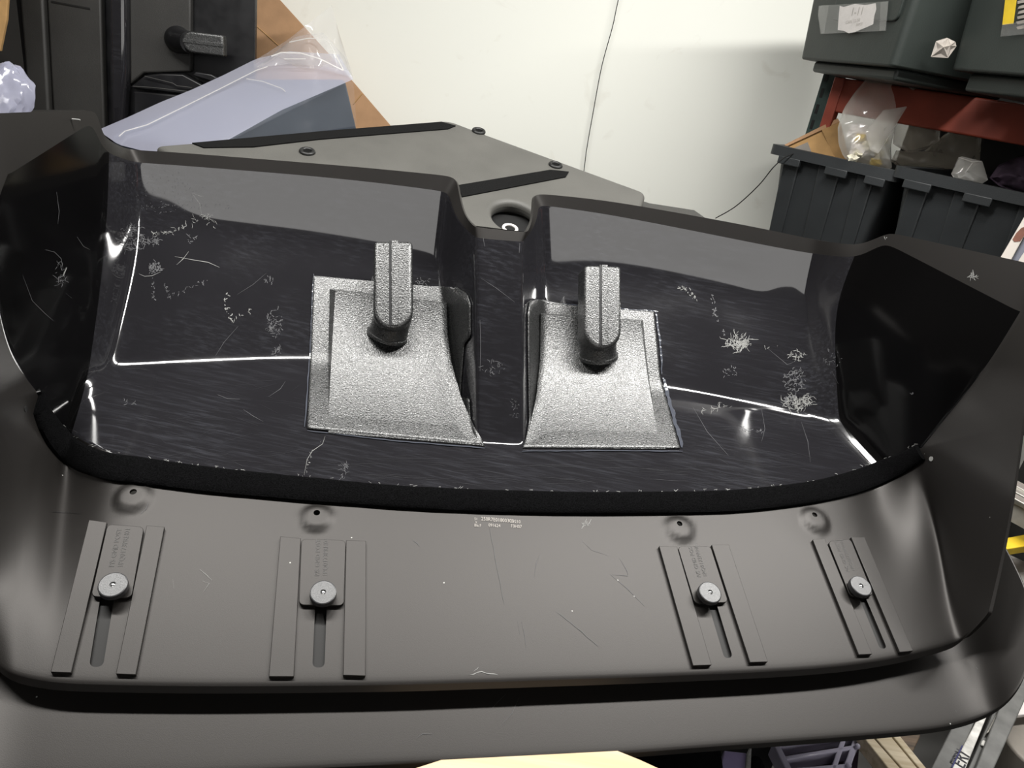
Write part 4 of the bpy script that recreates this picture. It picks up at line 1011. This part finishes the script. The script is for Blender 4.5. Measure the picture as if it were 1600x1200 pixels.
# label on the first tote: a face-parallel plane
fn = (UA.cross(fr1(.1, .3) - fr1(.1, .05))).normalized(); fn = fn if fn.dot(CAM - fr1(.1, .1)) > 0 else -fn
LPt = fr1(.15, .12, .0085)
def onl(p, l=0): return onp(p, LPt + fn * l, fn)
lab = prism('label_paper', [onl(p, .0012) for p in ((1312,9),(1318,11),(1336,6),(1352,8),(1368,5),(1369,14),(1366,24),(1364,38),(1355,42),(1345,46),(1336,50),(1326,52),(1318,48),(1309,47),(1310,30))], -fn * .0006, 'paper', u1)
prism('packing_tape', [onl(p, .0022) for p in ((1281,9),(1388,2),(1384,48),(1284,53),(1278,22))], -fn * .0006, 'tapeclear', u1)
prism('tape_edge', [onl(p, .0028) for p in ((1279,9),(1295,8),(1288,52),(1282,53),(1278,24))], -fn * .0006, 'tapeclear', u1)
prism('tape_edge', [onl(p, .0028) for p in ((1376,3),(1388,2),(1383,47),(1374,48))], -fn * .0006, 'tapeclear', u1)
def lt(s, p, p2, h, ink='pencil'):
    o0 = onl(p, .0018); xd = onl(p2, .0018) - o0; text_on('handwriting', s, o0, xd, fn.cross(xd), h, ink, lab, .0001)
lt('1-11', (1328, 25), (1355, 23), .030); lt('CAN 12-50', (1321, 38), (1356, 31), .0125); lt('36PCS', (1337, 41), (1356, 38), .010)
# yellow label on the second tote
fn2 = (UA.cross(fr2(.1, .3) - fr2(.1, .05))).normalized(); fn2 = fn2 if fn2.dot(CAM - fr2(.1, .1)) > 0 else -fn2; LP2 = fr2(.2, .12, .0085)
def on2(p, l=0): return onp(p, LP2 + fn2 * l, fn2)
prism('yellow_tape', [on2(p, .0015) for p in ((1572,-14),(1590,-14),(1583,37),(1566,39))], -fn2 * .001, 'yellow', u2)
prism('packing_tape', [on2(p, .0022) for p in ((1566,38),(1620,30),(1618,52),(1563,57))], -fn2 * .0006, 'tapeclear', u2)
for k in range(6): prism('foil_fragment', [on2((1588 + random.uniform(-1, 4), 2 + k * 8), .002), on2((1604, -2 + k * 8), .002), on2((1606, 3 + k * 8), .002), on2((1590, 6 + k * 8), .002)], -fn2 * .001, 'crumple', u2)
bm = bmesh.new(); _c0 = at((1473, 78), depth(fr2(.0, .05)) + .01); rr_ = random.Random(11)
for k in range(26):
    v_ = V((rr_.gauss(0, 1), rr_.gauss(0, 1), rr_.gauss(0, 1))).normalized() * rr_.uniform(.75, 1.25); bm.verts.new(_c0 + _R * v_.x * .027 + _U * v_.z * .030 - _F * v_.y * .024)
h_ = bmesh.ops.convex_hull(bm, input=bm.verts); bmesh.ops.delete(bm, geom=[g_ for g_ in h_['geom_interior'] if isinstance(g_, bmesh.types.BMVert)], context='VERTS')
bmesh.ops.poke(bm, faces=bm.faces, offset=-.003, center_mode='MEAN')
me = bpy.data.meshes.new('crumpled_paper'); bm.to_mesh(me); bm.free()
tag(link_mesh('crumpled_paper', me, 'crumple'), 'crumpled white paper wad wedged between the two upper totes', 'paper')

# ------------------------------------------------------------------ things right of and below the panel
fd = 1.75; FN = V((-.5, -.85, .15)).normalized(); fp0 = at((1590, 380), fd)
FR = thing('glazed_sash', fp0 - V((0, 0, .3)), 'white frame with grey pane leaning at the right edge beyond the rim', 'frame')
bar = pprism('frame_bar', [(1615,315),(1601,338),(1560,408),(1260,900),(1275,902),(1577,412),(1602,366),(1630,320)], fp0, FN, .025, 'white', FR, .002)
pprism('frame_pane', [(1600,372),(1640,320),(1640,500),(1500,900),(1275,902),(1577,412)], fp0 - FN * .012, FN, .006, 'glassgrey', FR)
pprism('frame_bead', [(1596,400),(1640,340),(1650,345),(1600,416),(1310,902),(1296,900)], fp0 - FN * .008, FN, .008, 'white', FR)
pprism('rust_patch', [(1596,356),(1602,354),(1602,366),(1594,377),(1585,378),(1582,374),(1588,364)], fp0 + FN * .001, FN, .0008, 'brown', bar)

def zslab(name, px, z, th, m, label=None, cat=None, parent=None, bev=.002):
    o = prism(name, [at_z(p, z) for p in px], V((0, 0, -th)), m, parent, bev)
    if label: tag(o, label, cat)
    return o
AL = thing('aluminium_rail', at_z((1620, 800), .80), 'bright ribbed aluminium rail jutting out right of the panel', 'rail')
zr = .78
for k, (a, b) in enumerate((((1560,735),(1562,745)), ((1560,747),(1562,755)), ((1560,757),(1562,766)))):
    zslab('rail_rib', [(a[0], a[1]), (1860, a[1] + 156), (1860, b[1] + 162), (b[0], b[1])], zr + (.004 if k != 1 else 0), .012, 'alu', parent=AL)
prism('rail_web', [at_z(p, zr - .004) for p in ((1558,764),(1860,924),(1860,930),(1558,768))], V((0, -.01, -.045)), 'aludull', AL)
zslab('yellow_bar', [(1540,846),(1900,780),(1900,806),(1545,862)], .70, .02, 'yellow', 'yellow bar showing just right of the panel edge', 'bar')
zslab('grey_step', [(1560,858),(1860,999),(1860,1065),(1570,900)], .62, .03, 'aludull', 'dusty grey metal step below the yellow bar', 'ladder step')

zslab('metal_cart', [(1608,700),(2100,860),(2100,1250),(1700,960)], .585, .585, 'blackmat', 'dark metal cart at the right carrying the rail and bars', 'cart', bev=.01)
# pale board under the lower panel
PB_ = V((0, .1, 0))
zb = .742
zslab('pale_board', [(600,1215),(690,1186),(965,1172),(1000,1186),(1085,1225),(1085,1400),(600,1400)], zb, .03, 'pale', 'pale bare wooden board lying under the front edge of the panels', 'board')
zslab('black_cloth', [(955,1165),(1125,1150),(1140,1260),(1060,1280),(1000,1190)], .665, .02, 'cloth', 'black cloth under the panels beside the pale board', 'cloth', bev=.006)
PS = thing('purple_box', at_z((1145, 1240), .52), 'small dusty purple box under the panel front, with grey strap', 'box')
zslab('box_lid', [(1131,1172),(1167,1176),(1162,1240),(1119,1240)], .62, .06, 'purple', parent=PS); zslab('strap', [(1167,1176),(1175,1160),(1172,1240),(1162,1240)], .625, .065, 'greytape', parent=PS)
tag(zslab('black_fleece', [(1174,1176),(1190,1178),(1197,1194),(1198,1250),(1170,1250)], .62, .05, 'cloth', bev=.008), 'black fleece wad beside the small purple box', 'cloth')

CRT = thing('clear_organizer', at_z((1280, 1200), .42), 'lilac-tinted clear plastic organizer box under the right half of the panel', 'organizer box')
zc = .50
def zbar(a, b, w, z=zc, m='clearbox', nm='divider'):
    A_, B_ = at_z(a, z), at_z(b, z); d = (B_ - A_).normalized(); s = d.cross(V((0, 0, 1))) * w; return prism(nm, [A_ - s, B_ - s, B_ + s, A_ + s], V((0, 0, -.03)), m, CRT, .002)
zslab('organizer_tray', [(1215,1165),(1345,1145),(1335,1260),(1230,1260)], zc - .035, .01, 'dullpurple', parent=CRT)
zbar((1216,1162),(1342,1142), .004); zbar((1228,1184),(1340,1166), .004); zbar((1236,1203),(1325,1196), .004); zbar((1342,1145),(1320,1210), .005); zbar((1320,1150),(1300,1210), .004); zbar((1212,1160),(1240,1215), .006)
for p in ((1340,1166), (1326,1196)): blob('corner_nub', at_z(p, zc + .004), .005, .005, .005, 'clearbox', CRT, sub=2, amp=0)

PL = thing('timber_plank', at_z((1420, 1200), .42), 'weathered pale timber plank running down beneath the panel corner', 'plank')
zp = .52
for q in (((1340,1140),(1352,1138),(1420,1215),(1400,1215)), ((1355,1138),(1378,1133),(1446,1215),(1423,1215)), ((1381,1133),(1392,1132),(1460,1215),(1449,1215))): zslab('plank_board', q, zp, .03, 'plank', parent=PL)
prism('plank_side', [at_z((1340,1142), zp - .002), at_z((1400,1217), zp - .002), at_z((1400,1217), zp - .06), at_z((1340,1142), zp - .06)], V((.02, 0, 0)), 'plankdark', PL)
zslab('dark_timber', [(1390,1130),(1440,1125),(1438,1150),(1424,1180)], .46, .05, 'plankdark', 'dark timber offcut beside the pale plank under the panel corner', 'timber')

LD = thing('step_ladder', at_z((1500, 1180), .30), 'grey step ladder rails with worn lettered sticker at the bottom right', 'ladder')
zl = .50
zslab('ladder_rail', [(1492,1128),(1530,1112),(1478,1230),(1440,1230)], zl, .03, 'ladder', parent=LD)
st_ = zslab('ladder_sticker', [(1530,1118),(1545,1112),(1497,1230),(1473,1230),(1508,1160)], zl + .004, .03, 'sticker', parent=LD)
zslab('ladder_rail', [(1556,1104),(1564,1100),(1510,1230),(1500,1230)], zl, .03, 'ladder', parent=LD)
zslab('ladder_rail', [(1566,1096),(1606,1040),(1612,1070),(1540,1230),(1513,1230)], zl + .02, .04, 'ladder', parent=LD)
zslab('ladder_edge', [(1561,1108),(1563,1109),(1545,1144),(1542,1145)], zl + .012, .01, 'alu', parent=LD)
zslab('ladder_rivet', [(1536,1155),(1541,1158),(1538,1166),(1533,1162)], zl + .006, .004, 'sticker', parent=LD)
o0 = at_z((1506, 1203), zl + .0045); xd = at_z((1523, 1166), zl + .0045) - o0
text_on('sticker_lettering', 'ERI', o0, xd, V((0, 0, 1)).cross(xd), .032, 'darkink', st_, .0006)
zslab('sticker_stripe', [(1486,1199),(1503,1164),(1505,1165),(1489,1199)], zl + .0052, .0008, 'blueink', parent=st_)
# round grey drum and white offcut, bottom right corner
c_ = at_z((1640, 1170), .40)
dv = [c_ + V((math.cos(k * math.pi / 20), math.sin(k * math.pi / 20), 0)) * .085 for k in range(40)]
tag(prism('grey_drum', dv, V((0, 0, -.40)), 'grey', None, .006), 'round warm grey drum at the bottom right corner', 'drum')
zslab('white_offcut', [(1596,1090),(1630,1085),(1630,1112),(1584,1118)], .43, .01, 'paper', 'white offcut between the ladder rail and the grey drum', 'offcut')
zslab('black_crate', [(960,1235),(1440,1205),(1470,1300),(1400,1500),(960,1500)], .36, .36, 'rubber', 'black crate under the front edge carrying the loose boxes and planks', 'crate')
zslab('work_bench', [(200,1060),(1280,1030),(1200,800),(330,800)], .655, .655, 'rubber', 'dark bench hidden under the moulded panels, carrying them', 'bench')
_b = [L2W(-.66, .74, 0), L2W(.36, .74, 0), L2W(.36, 1.15, 0), L2W(-.80, 1.25, 0)]
tag(prism('rear_bench', [V((p.x, p.y, .97)) for p in _b], V((0, 0, -.97)), 'rubber', None, .005), 'dark bench behind the panel carrying the grey cover and wrapped block', 'bench')
